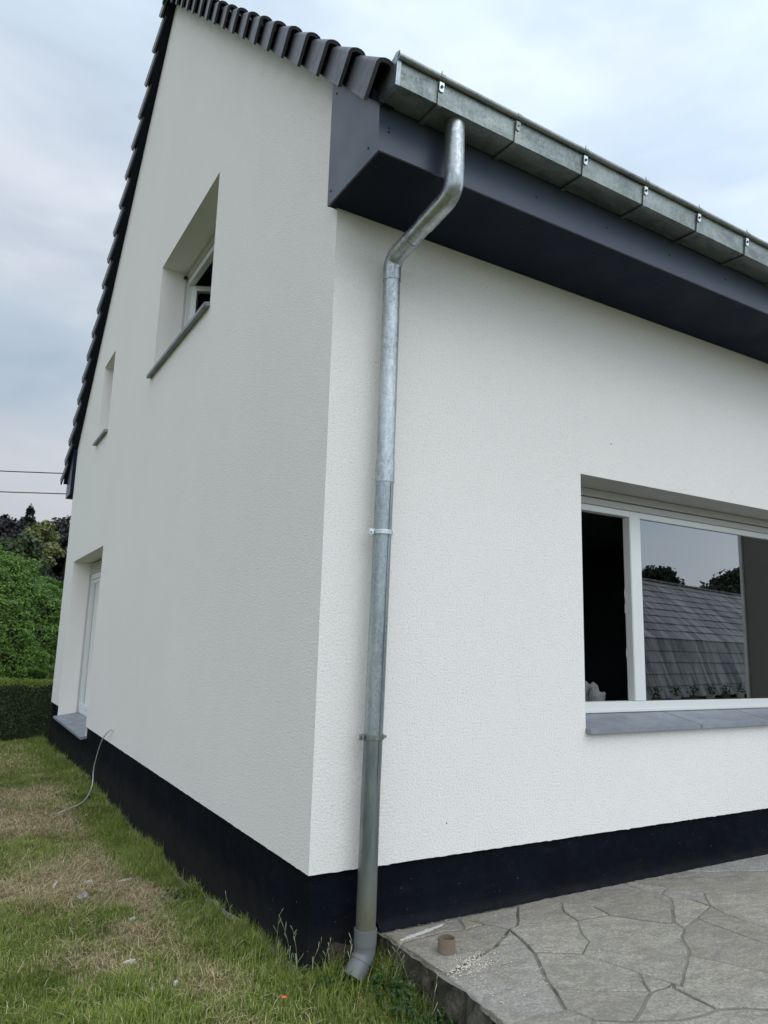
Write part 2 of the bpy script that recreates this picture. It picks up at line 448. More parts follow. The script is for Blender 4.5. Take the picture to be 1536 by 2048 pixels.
def m_slate():
    m = Mat('weathered_slate', (0.1, 0.1, 0.11), 0.6)
    st = m.ramp(m.noise(1.4, 6, 0.65, m.coord((1.6, 0.2, 0.25)), 0.4), [(0.42, (0.14, 0.16, 0.16)), (0.60, (0.60, 0.60, 0.57))])
    m.base(m.mix(m.ramp(m.noise(0.5, 4), [(0.3, 0.1), (0.7, 0.4)]), st, (0.50, 0.48, 0.51)))
    return m.m
M['slate'] = m_slate()

# ------------------------------------------------------------------ terrain
_gy = [-300, -6, -3.0, -0.8, -0.1, 0.85, 1.85, 3.35, 6.5, 10.4, 12, 16, 40, 300]
_gz = [-0.3, -0.2, -0.15, -0.10, -0.02, -0.075, -0.15, -0.20, -0.17, -0.26, -0.27, -0.3, -0.5, -0.5]
def ground_z(x, y):
    z = np.interp(y, _gy, _gz)
    near = np.exp(-((np.asarray(x) + 0.6) ** 2) / 18.0)
    return z + (fbm(np.asarray(x) * 1.3 + 50, np.asarray(y) * 1.3 + 50, 3, 3) - 0.5) * 0.06 * near

GREEN = np.array([0.125, 0.190, 0.034]); GREEN2 = np.array([0.29, 0.35, 0.065])
TAN = np.array([0.52, 0.39, 0.23]); STRAW = np.array([0.66, 0.55, 0.36]); OLIVE = np.array([0.23, 0.23, 0.09])
_dry = [(-0.85, 5.0, 0.55, 0.9, 1.0), (-0.30, 2.0, 0.22, 0.38, 0.9), (-0.95, 2.45, 0.55, 0.35, 0.85), (-0.35, 0.15, 0.28, 0.22, 0.8),
        (-0.85, 0.75, 0.22, 0.28, 0.6), (-0.62, 3.1, 0.35, 0.5, 0.7), (-0.05, -0.25, 0.3, 0.12, 0.45), (-0.9, 9.0, 0.9, 1.0, 0.5),
        (-0.55, 1.1, 0.15, 0.25, 0.65), (-2.4, 3.0, 0.8, 0.8, 0.7), (-1.9, 6.5, 0.8, 1.0, 0.7), (-2.5, 0.3, 0.6, 0.6, 0.6), (-0.62, 6.1, 0.35, 0.45, 0.8)]
_wet = [(-1.25, 1.2, 0.28, 0.35, 1.0), (-1.35, 0.3, 0.3, 0.5, 0.9), (-0.75, 6.95, 0.22, 0.22, 0.8), (-0.62, 1.6, 0.14, 0.16, 0.6), (0.2, -0.3, 0.35, 0.4, 0.8)]
def dryness(x, y):
    d = (fbm(x * 1.5 + 9, y * 1.1 + 3, 21, 4) - 0.37) * 1.9
    d = d + (fbm(x * 7, y * 5, 5, 2) - 0.5) * 0.55
    for cx, cy, sx, sy, w in _dry: d = d + w * np.exp(-(((x - cx) / sx) ** 2 + ((y - cy) / sy) ** 2))
    for cx, cy, sx, sy, w in _wet: d = d - w * np.exp(-(((x - cx) / sx) ** 2 + ((y - cy) / sy) ** 2))
    wall = np.clip((x + 0.42) / 0.3, 0, 1) * (y > -0.3)
    return np.clip(d - 0.9 * wall, 0, 1)

def axis_pts(dense_lo, dense_hi, step, far):
    a = list(np.arange(dense_lo, dense_hi, step)); s = step; p = dense_hi
    while p < far: a.append(p); s *= 1.35; p += s
    s = step; p = dense_lo - s; b = []
    while p > -far: b.append(p); s *= 1.35; p -= s
    return np.array([-far * 1.2] + b[::-1] + a + [far * 1.2])
gx = axis_pts(-2.6, 0.9, 0.05, 280); gy = axis_pts(-1.4, 12.0, 0.07, 280)
X, Y = np.meshgrid(gx, gy); Z = ground_z(X, Y)
d = dryness(X, Y)[..., None]
gc = GREEN * 0.85 * (1 - d) + TAN * 0.75 * d
nx, ny = len(gx), len(gy)
ii, jj = np.meshgrid(np.arange(nx - 1), np.arange(ny - 1)); b0 = (jj * nx + ii).ravel()
idx = np.stack([b0, b0 + 1, b0 + nx + 1, b0 + nx], 1).ravel()
g = np_mesh('ground', np.stack([X, Y, Z], -1).reshape(-1, 3), 4, idx, M['ground'], col=gc.reshape(-1, 3), smooth=True)
tag(g, kind='structure')

# ------------------------------------------------------------------ patio
PZ = 0.13
pat = MB()
edge = [(0.425 + random.uniform(-0.014, 0.010) , -i * 0.06) for i in range(0, 110)]
top = [(x, y, PZ - 0.007) for x, y in edge]
mid = [(x - 0.004 + random.uniform(-0.02, 0.012), y, 0.02 + random.uniform(-0.02, 0.02)) for x, y in edge]
low = [(x - 0.03 + random.uniform(-0.02, 0.02), y, -0.10 + random.uniform(-0.02, 0.02)) for x, y in edge]
bot = [(x - 0.05, y, -0.5) for x, y in edge]
n_ = len(edge); far_ = [(9.0, y, PZ - 0.007) for _, y in edge]
pat.add(top + mid + low + bot + far_, [(r * n_ + i, r * n_ + i + 1, (r + 1) * n_ + i + 1, (r + 1) * n_ + i) for r in range(3) for i in range(n_ - 1)], False)
pat.add(top + far_, [(i, n_ + i, n_ + i + 1, i + 1) for i in range(n_ - 1)])
patio = pat.build('patio', M['joint'], fix=True)
patio.data.materials.append(M['concrete'])
for p in patio.data.polygons:
    if abs(p.normal.z) < 0.8: p.material_index = 1
tag(patio, kind='structure')

STONES = [[(0.43,-0.051),(0.929,-0.047),(0.854,-0.199),(0.75,-0.171),(0.432,-0.214)],[(0.929,-0.047),(1.375,-0.04),(1.172,-0.283),(1.09,-0.299),(1.053,-0.241),(1.014,-0.189),(0.988,-0.127)],[(0.929,-0.047),(0.988,-0.127),(1.014,-0.189),(0.854,-0.199)],[(1.375,-0.04),(1.651,-0.008),(1.66,-0.112),(1.561,-0.242),(1.522,-0.381),(1.323,-0.35),(1.172,-0.283)],[(1.651,-0.008),(2.334,0.011),(2.313,-0.181),(1.972,-0.243),(1.78,-0.237),(1.667,-0.134),(1.66,-0.112)],[(1.66,-0.112),(1.667,-0.134),(1.78,-0.237),(1.76,-0.393),(1.522,-0.381),(1.561,-0.242)],[(1.78,-0.237),(1.972,-0.243),(2.313,-0.181),(2.35,-0.283),(2.355,-0.348),(2.202,-0.49),(2.019,-0.65),(1.968,-0.642),(1.865,-0.532),(1.76,-0.393)],[(2.334,0.011),(2.409,-0.013),(2.523,-0.215),(2.35,-0.283),(2.313,-0.181)],[(2.881,0.02),(4.04,0.048),(4.821,0.073),(3.863,-0.455),(3.504,-0.286),(3.061,-0.103)],[(2.334,0.011),(2.881,0.02),(3.061,-0.103),(3.504,-0.286),(3.863,-0.455),(3.407,-0.705),(2.887,-0.531),(2.64,-0.391),(2.523,-0.215),(2.409,-0.013)],[(2.523,-0.215),(2.64,-0.391),(2.524,-0.49),(2.46,-0.577),(2.45,-0.444),(2.355,-0.348),(2.35,-0.283)],[(2.355,-0.348),(2.45,-0.444),(2.46,-0.577),(2.329,-0.617),(2.195,-0.668),(1.984,-0.733),(2.019,-0.65),(2.202,-0.49)],[(2.64,-0.391),(2.887,-0.531),(3.407,-0.705),(2.526,-1.19),(2.438,-0.949),(2.416,-0.82),(2.416,-0.696),(2.46,-0.577),(2.524,-0.49)],[(2.46,-0.577),(2.416,-0.696),(2.416,-0.82),(2.438,-0.949),(2.526,-1.19),(2.319,-1.304),(2.221,-1.084),(2.198,-0.943),(2.201,-0.748),(2.195,-0.668),(2.329,-0.617)],[(2.195,-0.668),(2.201,-0.748),(2.198,-0.943),(2.221,-1.084),(2.319,-1.304),(1.973,-1.495),(1.873,-1.301),(1.811,-1.194),(1.773,-1.111),(1.693,-0.99),(1.791,-0.899),(1.891,-0.798),(1.984,-0.733)],[(1.522,-0.381),(1.76,-0.393),(1.865,-0.532),(1.968,-0.642),(2.019,-0.65),(1.984,-0.733),(1.891,-0.798),(1.791,-0.899),(1.693,-0.99),(1.576,-1.05),(1.435,-1.152),(1.361,-1.195),(1.351,-1.161),(1.316,-1.079),(1.295,-1.015),(1.26,-0.885),(1.208,-0.733),(1.271,-0.689),(1.357,-0.631),(1.394,-0.544)],[(1.09,-0.299),(1.172,-0.283),(1.323,-0.35),(1.522,-0.381),(1.394,-0.544),(1.357,-0.631),(1.271,-0.689),(1.208,-0.733),(1.002,-0.589),(1.034,-0.5)],[(1.002,-0.589),(1.208,-0.733),(1.26,-0.885),(1.295,-1.015),(1.24,-1.076),(1.181,-1.17),(0.964,-1.059),(0.796,-0.946),(0.903,-0.755)],[(1.295,-1.015),(1.316,-1.079),(1.351,-1.161),(1.292,-1.177),(1.181,-1.17),(1.24,-1.076)],[(1.693,-0.99),(1.773,-1.111),(1.811,-1.194),(1.873,-1.301),(1.973,-1.495),(1.725,-1.631),(1.515,-1.523),(1.429,-1.469),(1.305,-1.42),(1.309,-1.294),(1.313,-1.199),(1.351,-1.161),(1.361,-1.195),(1.435,-1.152),(1.576,-1.05)],[(1.351,-1.161),(1.313,-1.199),(1.309,-1.294),(1.305,-1.42),(1.231,-1.422),(1.091,-1.406),(0.892,-1.327),(1.105,-1.206),(1.181,-1.17),(1.292,-1.177)],[(0.796,-0.946),(0.964,-1.059),(1.181,-1.17),(1.105,-1.206),(0.892,-1.327),(0.751,-1.231),(0.71,-1.11)],[(0.432,-0.214),(0.75,-0.171),(0.854,-0.199),(1.014,-0.189),(1.053,-0.241),(1.09,-0.299),(0.884,-0.446),(0.605,-0.542),(0.44,-0.618)],[(0.44,-0.618),(0.605,-0.542),(0.884,-0.446),(1.09,-0.299),(1.034,-0.5),(1.002,-0.589),(0.903,-0.755),(0.796,-0.946),(0.71,-1.11),(0.607,-1.124),(0.503,-1.023),(0.405,-0.963)],[(0.405,-0.963),(0.503,-1.023),(0.607,-1.124),(0.71,-1.11),(0.751,-1.231),(0.474,-1.431),(0.359,-1.371)],[(0.751,-1.231),(0.892,-1.327),(1.091,-1.406),(1.231,-1.422),(1.305,-1.42),(1.429,-1.469),(1.515,-1.523),(1.725,-1.631),(1.302,-1.864),(0.474,-1.431)]]
def clip(poly, a, b, c):            # keep a*x+b*y<=c
    out = []
    for i in range(len(poly)):
        p, q = poly[i], poly[(i + 1) % len(poly)]
        dp = a * p[0] + b * p[1] - c; dq = a * q[0] + b * q[1] - c
        if dp <= 0: out.append(p)
        if (dp < 0) != (dq < 0) and dp != dq:
            t = dp / (dp - dq); out.append((p[0] + (q[0] - p[0]) * t, p[1] + (q[1] - p[1]) * t))
    return out
def area(p): return 0.5 * sum(p[i][0] * p[(i+1) % len(p)][1] - p[(i+1) % len(p)][0] * p[i][1] for i in range(len(p)))
def inset(poly, d):
    n = len(poly); out = []
    for i in range(n):
        a, b, c = Vector(poly[i-1]), Vector(poly[i]), Vector(poly[(i+1) % n])
        e1 = (b - a).normalized(); e2 = (c - b).normalized()
        n1 = Vector((-e1.y, e1.x)); n2 = Vector((-e2.y, e2.x))
        m = n1 + n2; k = max(0.35, 1 + n1.dot(n2))
        out.append(tuple(b + m * (d / k)))
    return out
def refine(poly, step, j):
    out = []
    for i in range(len(poly)):
        a, b = Vector(poly[i]), Vector(poly[(i+1) % len(poly)]); k = max(1, int((b - a).length / step))
        for t in range(k):
            p = a.lerp(b, t / k)
            nz = noise.noise_vector(Vector((p.x * 9, p.y * 9, 0.3)))      # same displacement on both sides of a joint
            out.append((p.x + nz.x * j, p.y + nz.y * j))
    return out
def stone(poly):
    if len(poly) < 3: return
    if area(poly) < 0: poly = poly[::-1]
    if abs(area(poly)) < 0.0015: return
    poly = [p for i, p in enumerate(poly) if (Vector(p) - Vector(poly[i-1])).length > 0.012]
    if len(poly) < 3: return
    gap = 0.0042 + random.random() ** 2 * 0.006
    p0 = inset(refine(poly, 0.05, 0.011), gap)
    p1 = inset(p0, 0.0045)
    tilt = (random.uniform(-0.003, 0.003), random.uniform(-0.003, 0.003)); dz = random.uniform(-0.0025, 0.0025)
    cx = sum(p[0] for p in p0) / len(p0); cy = sum(p[1] for p in p0) / len(p0)
    zz = lambda p, o: PZ + dz + o + (p[0] - cx) * tilt[0] + (p[1] - cy) * tilt[1]
    n = len(p0)
    v = [(x, y, PZ - 0.03) for x, y in p0] + [(x, y, zz((x, y), -0.004)) for x, y in p0] + [(x, y, zz((x, y), 0)) for x, y in p1]
    f = [(r*n+i, r*n+(i+1) % n, (r+1)*n+(i+1) % n, (r+1)*n+i) for r in range(2) for i in range(n)] + [tuple(range(2*n, 3*n))]
    mb = MB(); mb.v = v; mb.f = f; mb.sm = [False] * len(f)
    mb.build('paving_stone', M['stone'], patio, fix=False)
for s in STONES:
    stone(clip(s, 0, 1, 0.0))
# the same crazy paving goes on outside the picture: Voronoi cells in two further zones
def cells(zone_clips, lo, hi, n, seed):
    r = random.Random(seed); pts = []
    while len(pts) < n:
        p = (r.uniform(lo[0], hi[0]), r.uniform(lo[1], hi[1]))
        if all((p[0]-q[0])**2 + (p[1]-q[1])**2 > 0.2**2 for q in pts): pts.append(p)
    for p in pts:
        poly = [(lo[0], lo[1]), (hi[0], lo[1]), (hi[0], hi[1]), (lo[0], hi[1])]
        for q in pts:
            if q is p or (p[0]-q[0])**2 + (p[1]-q[1])**2 > 2.5: continue
            a, b = q[0] - p[0], q[1] - p[1]
            poly = clip(poly, a, b, (q[0]**2 + q[1]**2 - p[0]**2 - p[1]**2) / 2)
            if len(poly) < 3: break
        for cl in zone_clips:
            poly = clip(poly, *cl)
            if len(poly) < 3: break
        if len(poly) >= 3: stone(poly)
# line 1 through (1.302,-1.864) and (4.821,0.073); line 2 through (0.474,-1.431) and (1.302,-1.864)
a1 = -(0.073 + 1.864); b1 = 4.821 - 1.302; c1 = a1 * 1.302 + b1 * -1.864
a2 = (-1.864 + 1.431); b2 = -(1.302 - 0.474); c2 = a2 * 0.474 + b2 * -1.431
cells([(a1, b1, c1)], (1.3, -5.0), (8.0, 0.0), 120, 5)
cells([(-a1, -b1, -c1), (-a2, -b2, -c2)], (0.41, -5.0), (1.6, -1.3), 26, 6)

cove = MB()
prof = [(0.03, PZ - 0.01), (-0.030, PZ + 0.001), (-0.016, PZ + 0.012), (-0.004, PZ + 0.032), (0.03, PZ + 0.045)]
vs = []; K = 150
for i in range(K + 1):
    x = 0.425 + (6.2 - 0.425) * i / K
    for (y, z) in prof: vs.append((x, y + (random.uniform(-0.006, 0.006) if z < PZ + 0.03 else 0), z))
cove.add(vs, [(i*5+j, i*5+j+1, (i+1)*5+j+1, (i+1)*5+j) for i in range(K) for j in range(4)])

# ------------------------------------------------------------------ house
house = empty('house', (0, 0, 0))
tag(house, 'white rendered gabled house with dark plinth, anthracite tiled roof and zinc gutter', 'house')
HX, HY = 9.0, 10.8
ZP, ZS = 0.457, 4.27
TAN_R = 0.962; AP = HY / 2
CR = 1 / math.sqrt(1 + TAN_R ** 2); SR = TAN_R * CR
def zlow(y): return 4.515 + TAN_R * ((y if y <= AP else HY - y) + 0.616)
cove.build('base_fillet', M['plinth'], house)

def face_with_holes(outer, holes, to3d, name, mat, flip_check=None):
    bm = bmesh.new()
    for loop in [outer] + holes:
        vs = [bm.verts.new(to3d(*p)) for p in loop]
        for i in range(len(vs)): bm.edges.new((vs[i], vs[(i+1) % len(vs)]))
    bmesh.ops.triangle_fill(bm, use_beauty=True, use_dissolve=False, edges=bm.edges[:])
    me = bpy.data.meshes.new(name); bmesh.ops.recalc_face_normals(bm, faces=bm.faces)
    bm.to_mesh(me); bm.free()
    return link(name, me, mat, house)

RD = 0.31                                  # reveal depth
W1 = (2.627, 4.805, 4.70, 6.08)            # y0,y1,z0,z1 of the gable openings
W2 = (7.625, 8.505, 4.70, 6.00)
DR = (7.035, 9.83, 0.36, 2.90)
FW = (2.016, 5.60, 1.10, 2.892)            # x0,x1,z0,z1 of the front opening

def ragged(a, b, z, step=0.03, j=0.0022):
    n = max(2, int(abs(b - a) / step)); return [(a + (b - a) * i / n, z + (random.uniform(-j, j) + (random.random() < 0.05) * -0.004 if 0 < i < n else 0)) for i in range(n + 1)]
zg = lambda y: zlow(y) + 0.06
outer = ragged(0, DR[0], ZP) + [(DR[0], DR[2]), (DR[1], DR[2])]
# the door opening cuts through the bottom edge of the render
outer = ragged(0, DR[0], ZP)[:-1] + [(DR[0], ZP), (DR[0], DR[3]), (DR[1], DR[3]), (DR[1], ZP + 0.03)] + ragged(DR[1], HY, ZP + 0.03)[1:] + [(HY, zg(HY)), (AP, zg(AP)), (0, zg(0))]
rect = lambda r: [(r[0], r[2]), (r[1], r[2]), (r[1], r[3]), (r[0], r[3])]
face_with_holes(outer, [rect(W1), rect(W2)], lambda y, z: (0, y, z), 'gable_wall', M['render'])
fo = ragged(0, HX, ZP) + [(HX, ZS + 0.05), (0, ZS + 0.05)]
face_with_holes(fo, [rect(FW)], lambda x, z: (x, 0, z), 'front_wall', M['render'])
lip = MB()
lip.quad((0, 0, ZP), (HX, 0, ZP), (HX, 0.03, ZP - 0.001), (0.03, 0.03, ZP - 0.001))
lip.quad((0, 0, ZP), (0.03, 0.03, ZP - 0.001), (0.03, DR[0], ZP - 0.001), (0, DR[0], ZP))
lip.quad((0, DR[1], ZP + 0.03), (0.03, DR[1], ZP + 0.029), (0.03, HY, ZP + 0.029), (0, HY, ZP + 0.03))
lip.build('render_edge', M['render'], house, fix=False)
rest = MB()
rest.quad((HX, 0, 0.0), (HX, HY, 0.0), (HX, HY, zg(HY)), (HX, AP, zg(AP)), (HX, 0, zg(0)))
rest.quad((0, HY, ZP + 0.03), (0, HY, ZS + 0.9), (HX, HY, ZS + 0.9), (HX, HY, ZP + 0.03))
rest.build('rear_wall', M['render'], house, fix=False)
pl = MB()
e = 0.022
pl.box((e, e, -0.6), (HX - e, e + 0.25, ZP + 0.02))
pl.box((e, e + 0.25, -0.6), (e + 0.25, DR[0] - 0.004, ZP + 0.02))
pl.box((e, DR[0] - 0.004, -0.6), (e + 0.25, DR[1] + 0.004, 0.30))
pl.box((e, DR[1] + 0.004, -0.6), (e + 0.25, HY - e, ZP + 0.05))
pl.box((e + 0.25, HY - 0.25, -0.6), (HX - e, HY - e, ZP + 0.05))
pl.build('plinth', M['plinth'], house)

def jamb_x(r, depth, bottom=True):             # reveals of an opening in the gable (plane x=0)
    m = MB(); y0, y1, z0, z1 = r
    m.quad((0, y0, z0), (depth, y0, z0), (depth, y0, z1), (0, y0, z1))
    m.quad((0, y1, z0), (0, y1, z1), (depth, y1, z1), (depth, y1, z0))
    m.quad((0, y0, z1), (depth, y0, z1), (depth, y1, z1), (0, y1, z1))
    if bottom: m.quad((0, y0, z0), (0, y1, z0), (depth, y1, z0), (depth, y0, z0))
    return m
for r in (W1, W2): jamb_x(r, RD + 0.08).build('reveal', M['render_smooth'], house, fix=False)
jamb_x((DR[0], DR[1], 0.30, DR[3]), RD + 0.08, False).build('reveal', M['render_smooth'], house, fix=False)
m = MB(); x0, x1, z0, z1 = FW
m.quad((x0, 0, z0), (x0, 0, z1), (x0, RD + 0.08, z1), (x0, RD + 0.08, z0))
m.quad((x1, 0, z0), (x1, RD + 0.08, z0), (x1, RD + 0.08, z1), (x1, 0, z1))
m.quad((x0, 0, z0), (x0, RD + 0.08, z0), (x1, RD + 0.08, z0), (x1, 0, z0))
m.build('reveal', M['render_smooth'], house, fix=False)
MB().quad((x0, 0, z1), (x0, RD + 0.08, z1), (x1, RD + 0.08, z1), (x1, 0, z1)).build('lintel_soffit', M['lintel'], house, fix=False)

# --- front window (three fields: open casement on the left, fixed panes)
def stone_sill_x(name, y0, y1, zf, zb, front, back, thick, joints):
    """sill of a front opening, one object per slab (x direction)"""
    out = []
    for a, b in joints:
        mb = MB()
        mb.add([(a, front, zf - thick), (b, front, zf - thick), (b, back, zb - thick), (a, back, zb - thick),
                (a, front, zf), (b, front, zf), (b, back, zb), (a, back, zb)],
               [(0,3,2,1),(4,5,6,7),(0,1,5,4),(1,2,6,5),(2,3,7,6),(3,0,4,7)])
        out.append(mb.build(name, M['sill'], house, bevel=0.004))
    return out
stone_sill_x('window_sill', 0, 0, 1.125, 1.195, -0.045, RD + 0.02, 0.033, [(FW[0] - 0.004 , 3.165), (3.169, 4.075), (4.079, 5.60)])
F0, F1 = RD, RD + 0.07                         # frame planes (y)
win = MB()
ZB, ZT = 1.197, 2.763
ft = MB(); ft.box((x0, F0, ZB), (x1, F1, 1.272)); ft.box((x0, F0 - 0.012, ZB - 0.003), (x1, F0, ZB + 0.02))
wf = ft.build('window_frame', M['pvc_white'], house, bevel=0.003)
def sub(parent, name, mat, boxes, bevel=0.0025):
    mb = MB()
    for a, b in boxes: mb.box(a, b)
    return mb.build(name, mat, parent, bevel=bevel)
sub(wf, 'frame_stile', M['pvc_white'], [((x0, F0 + 0.002, 1.272), (x0 + 0.05, F1 - 0.002, ZT))])
sub(wf, 'mullion', M['pvc_white'], [((2.868, F0 - 0.004, 1.272), (2.995, F1, ZT - 0.002))], 0.005)
sub(wf, 'frame_stile', M['pvc_white'], [((5.2, F0 + 0.002, 1.272), (x1, F1 - 0.002, ZT))])
sub(wf, 'frame_head', M['pvc_white'], [((x0, F0 - 0.002, 2.715), (x1, F1, ZT))])
sub(wf, 'shutter_guide', M['shutter'], [((x0, F0 - 0.02, ZT + 0.002), (x1, F1, ZT + 0.05)), ((x0, F0 + 0.015, ZT + 0.05), (x1, F1, ZT + 0.065)), ((x0, F0 - 0.008, ZT + 0.065), (x1, F1, 2.889))])
sub(wf, 'glazing_gasket', M['black'], [((2.995, F0 + 0.012, 1.272), (5.2, F0 + 0.02, 1.279)), ((2.995, F0 + 0.012, 1.279), (3.001, F0 + 0.02, 2.715))], 0)
sub(wf, 'window_pane', M['glass'], [((2.995, F0 + 0.020, 1.272), (5.2, F0 + 0.026, 2.716))], 0)
# open casement turned inwards, seen edge-on behind the mullion
sash = MB(); sx = 2.905
sash.box((sx, F1 + 0.01, 1.28), (sx + 0.05, F1 + 0.07, 2.71)); sash.box((sx, F1 + 0.70, 1.28), (sx + 0.05, F1 + 0.76, 2.71))
sash.box((sx, F1 + 0.07, 1.28), (sx + 0.05, F1 + 0.70, 1.34)); sash.box((sx, F1 + 0.07, 2.65), (sx + 0.05, F1 + 0.70, 2.71))
so = sash.build('open_casement', M['pvc_white'], house, bevel=0.003)
sub(so, 'casement_pane', M['glass'], [((sx + 0.02, F1 + 0.07, 1.34), (sx + 0.026, F1 + 0.70, 2.65))], 0)
for k in (-0.35, 0.0, 0.12): sub(so, 'hinge', M['zinc_new'], [((sx - 0.018, F1 + 0.012, 1.95 + k), (sx - 0.004, F1 + 0.026, 2.02 + k))], 0.002)
_p = Vector((sx, F1 + 0.01, 0))        # swung wide open into the room about its hinge side
so.matrix_world = Matrix.Translation(_p) @ Matrix.Rotation(rad(-51), 4, 'Z') @ Matrix.Translation(-_p)

# --- rooms behind the windows (dark boxes so that the panes have something behind them)
def room(a, b, open_face):
    x0, y0, z0 = a; x1, y1, z1 = b; m = MB()
    F = {'x0': [(x0,y0,z0),(x0,y0,z1),(x0,y1,z1),(x0,y1,z0)], 'x1': [(x1,y0,z0),(x1,y1,z0),(x1,y1,z1),(x1,y0,z1)],
         'y0': [(x0,y0,z0),(x1,y0,z0),(x1,y0,z1),(x0,y0,z1)], 'y1': [(x0,y1,z0),(x0,y1,z1),(x1,y1,z1),(x1,y1,z0)],
         'z0': [(x0,y0,z0),(x0,y1,z0),(x1,y1,z0),(x1,y0,z0)], 'z1': [(x0,y0,z1),(x1,y0,z1),(x1,y1,z1),(x0,y1,z1)]}
    for k, q in F.items():
        if k != open_face: m.quad(*q)
    return m.build('room_wall', M['room'], house, fix=False)
room((0.7, F1 + 0.0, 0.42), (6.4, 4.6, 2.98), 'y0')
room((RD + 0.08, 1.9, 3.9), (3.6, 5.6, 6.3), 'x0')
room((RD + 0.08, 6.9, 3.9), (3.6, 9.2, 6.3), 'x0')
room((RD + 0.08, 6.6, 0.3), (3.6, 10.3, 3.0), 'x0')
mb = MB()          # inner faces of the wall around the front opening
mb.quad((0.7, F1 + 0.001, 0.42), (x0, F1 + 0.001, 0.42), (x0, F1 + 0.001, 2.98), (0.7, F1 + 0.001, 2.98))
mb.quad((x0, F1 + 0.001, 0.42), (x1, F1 + 0.001, 0.42), (x1, F1 + 0.001, 1.2), (x0, F1 + 0.001, 1.2))
mb.build('inner_wall', M['room'], house, fix=False)
pic = sub(None, 'wall_picture', M['black'], [((3.35, 4.57, 1.9), (4.0, 4.595, 2.35))], 0.004)
tag(pic, 'dark framed picture on the far wall of the unlit room behind the open casement', 'picture')
sub(pic, 'picture_sheet', M['room'], [((3.40, 4.562, 1.95), (3.95, 4.568, 2.30))], 0)
# crumpled pale cloth lying on the inner window board
def crumple(name, cx, cy, z, rx, ry, h, mat, seed, parent=None, n=14):
    mb = MB(); vs = []
    for j in range(n + 1):
        for i in range(n * 2):
            a = math.pi * i / n; t = j / n * math.pi / 2
            r = math.cos(t); nz = noise.noise(Vector((math.cos(a) * r * 2 + seed, math.sin(a) * r * 2, t * 2))) 
            k = 1 + 0.55 * nz
            vs.append((cx + rx * r * math.cos(a) * k, cy + ry * r * math.sin(a) * k, z + h * math.sin(t) * (1 + 0.9 * nz)))
    N = n * 2
    fs = [(j*N+i, j*N+(i+1) % N, (j+1)*N+(i+1) % N, (j+1)*N+i) for j in range(n) for i in range(N)]
    mb.add(vs, fs, False); mb.add(vs[:N], [tuple(range(N))[::-1]])
    return mb.build(name, mat, parent)
sub(house, 'window_board', M['room'], [((x0 + 0.01, F1 + 0.002, 1.215), (x1 - 0.01, F1 + 0.26, 1.24))])
cl = crumple('cloth', 2.62, F1 + 0.14, 1.24, 0.12, 0.07, 0.13, M['cloth'], 3.1)
tag(cl, 'crumpled pale cloth on the inner board behind the open left part of the large window', 'cloth')

# --- gable windows and door
def gable_sill(y0, y1, zf, zb, front, back, th):
    mb = MB()
    mb.add([(front, y0, zf - th), (front, y1, zf - th), (back, y1, zb - th), (back, y0, zb - th),
            (front, y0, zf), (front, y1, zf), (back, y1, zb), (back, y0, zb)], [(0,3,2,1),(4,5,6,7),(0,1,5,4),(1,2,6,5),(2,3,7,6),(3,0,4,7)])
    return mb.build('window_sill', M['sill'], house, bevel=0.004)
gable_sill(W1[0] - 0.005, W1[1] + 0.10, 4.725, 4.80, -0.055, RD, 0.045)
gable_sill(W2[0] - 0.005, W2[1] + 0.10, 4.725, 4.80, -0.055, RD, 0.045)
def frame_x(r, zb, name='window_frame', head=0.17, panes=1, w=0.075, door=False, open_=False):
    y0, y1, z0, z1 = r; xf, xb = RD, RD + 0.07
    f = sub(house, name, M['pvc_white'], [((xf, y0, zb), (xb, y1, zb + w))], 0.003)
    zt = z1 - head
    sub(f, 'frame_stile', M['pvc_white'], [((xf - 0.002, y1 - w, zb + w), (xb, y1, zt))])
    sub(f, 'frame_stile', M['pvc_white'], [((xf - 0.002, y0, zb + w), (xb, y0 + w, zt))])
    sub(f, 'shutter_guide', M['shutter'], [((xf - 0.028, y1 - 0.028, zb), (xf - 0.002, y1 - 0.002, zt))])
    sub(f, 'shutter_guide', M['shutter'], [((xf - 0.028, y0 + 0.002, zb), (xf - 0.002, y0 + 0.028, zt))])
    sub(f, 'shutter_slats', M['shutter'], [((xf - 0.02, y0 + 0.03, zt + 0.002 + k * 0.045), (xf + 0.02, y1 - 0.03, zt + 0.040 + k * 0.045)) for k in range(int(head / 0.045))], 0.006)
    sub(f, 'frame_head', M['pvc_white'], [((xf, y0, zt - w), (xb, y1, zt))])
    ys = np.linspace(y0 + w, y1 - w, panes + 1)
    for k in range(panes):
        a, b = ys[k], ys[k + 1]
        s_ = sub(f, 'sash', M['pvc_white'], [((xf + 0.012, a + 0.006, zb + w + 0.005), (xb + 0.02, a + 0.066, zt - w - 0.005)), ((xf + 0.012, b - 0.066, zb + w + 0.005), (xb + 0.02, b - 0.006, zt - w - 0.005)),
            ((xf + 0.014, a + 0.066, zb + w + 0.005), (xb + 0.02, b - 0.066, zb + w + 0.07)), ((xf + 0.014, a + 0.066, zt - w - 0.07), (xb + 0.02, b - 0.066, zt - w - 0.005))], 0.002)
        if open_:
            s_.matrix_world = Matrix.Translation((xf + 0.05, b, 0)) @ Matrix.Rotation(rad(62), 4, 'Z') @ Matrix.Translation((-xf - 0.05, -b, 0)); continue
        sub(f, 'pane', M['glass'], [((xf + 0.03, a + 0.066, zb + w + 0.07), (xf + 0.036, b - 0.066, zt - w - 0.07))], 0)
    return f
f1 = frame_x(W1, 4.80, panes=2, head=0.10, open_=True)
sub(f1, 'shutter_stop', M['black'], [((RD - 0.06, W1[1] - 0.09, 5.98), (RD - 0.01, W1[1] - 0.045, 6.01))], 0.003)
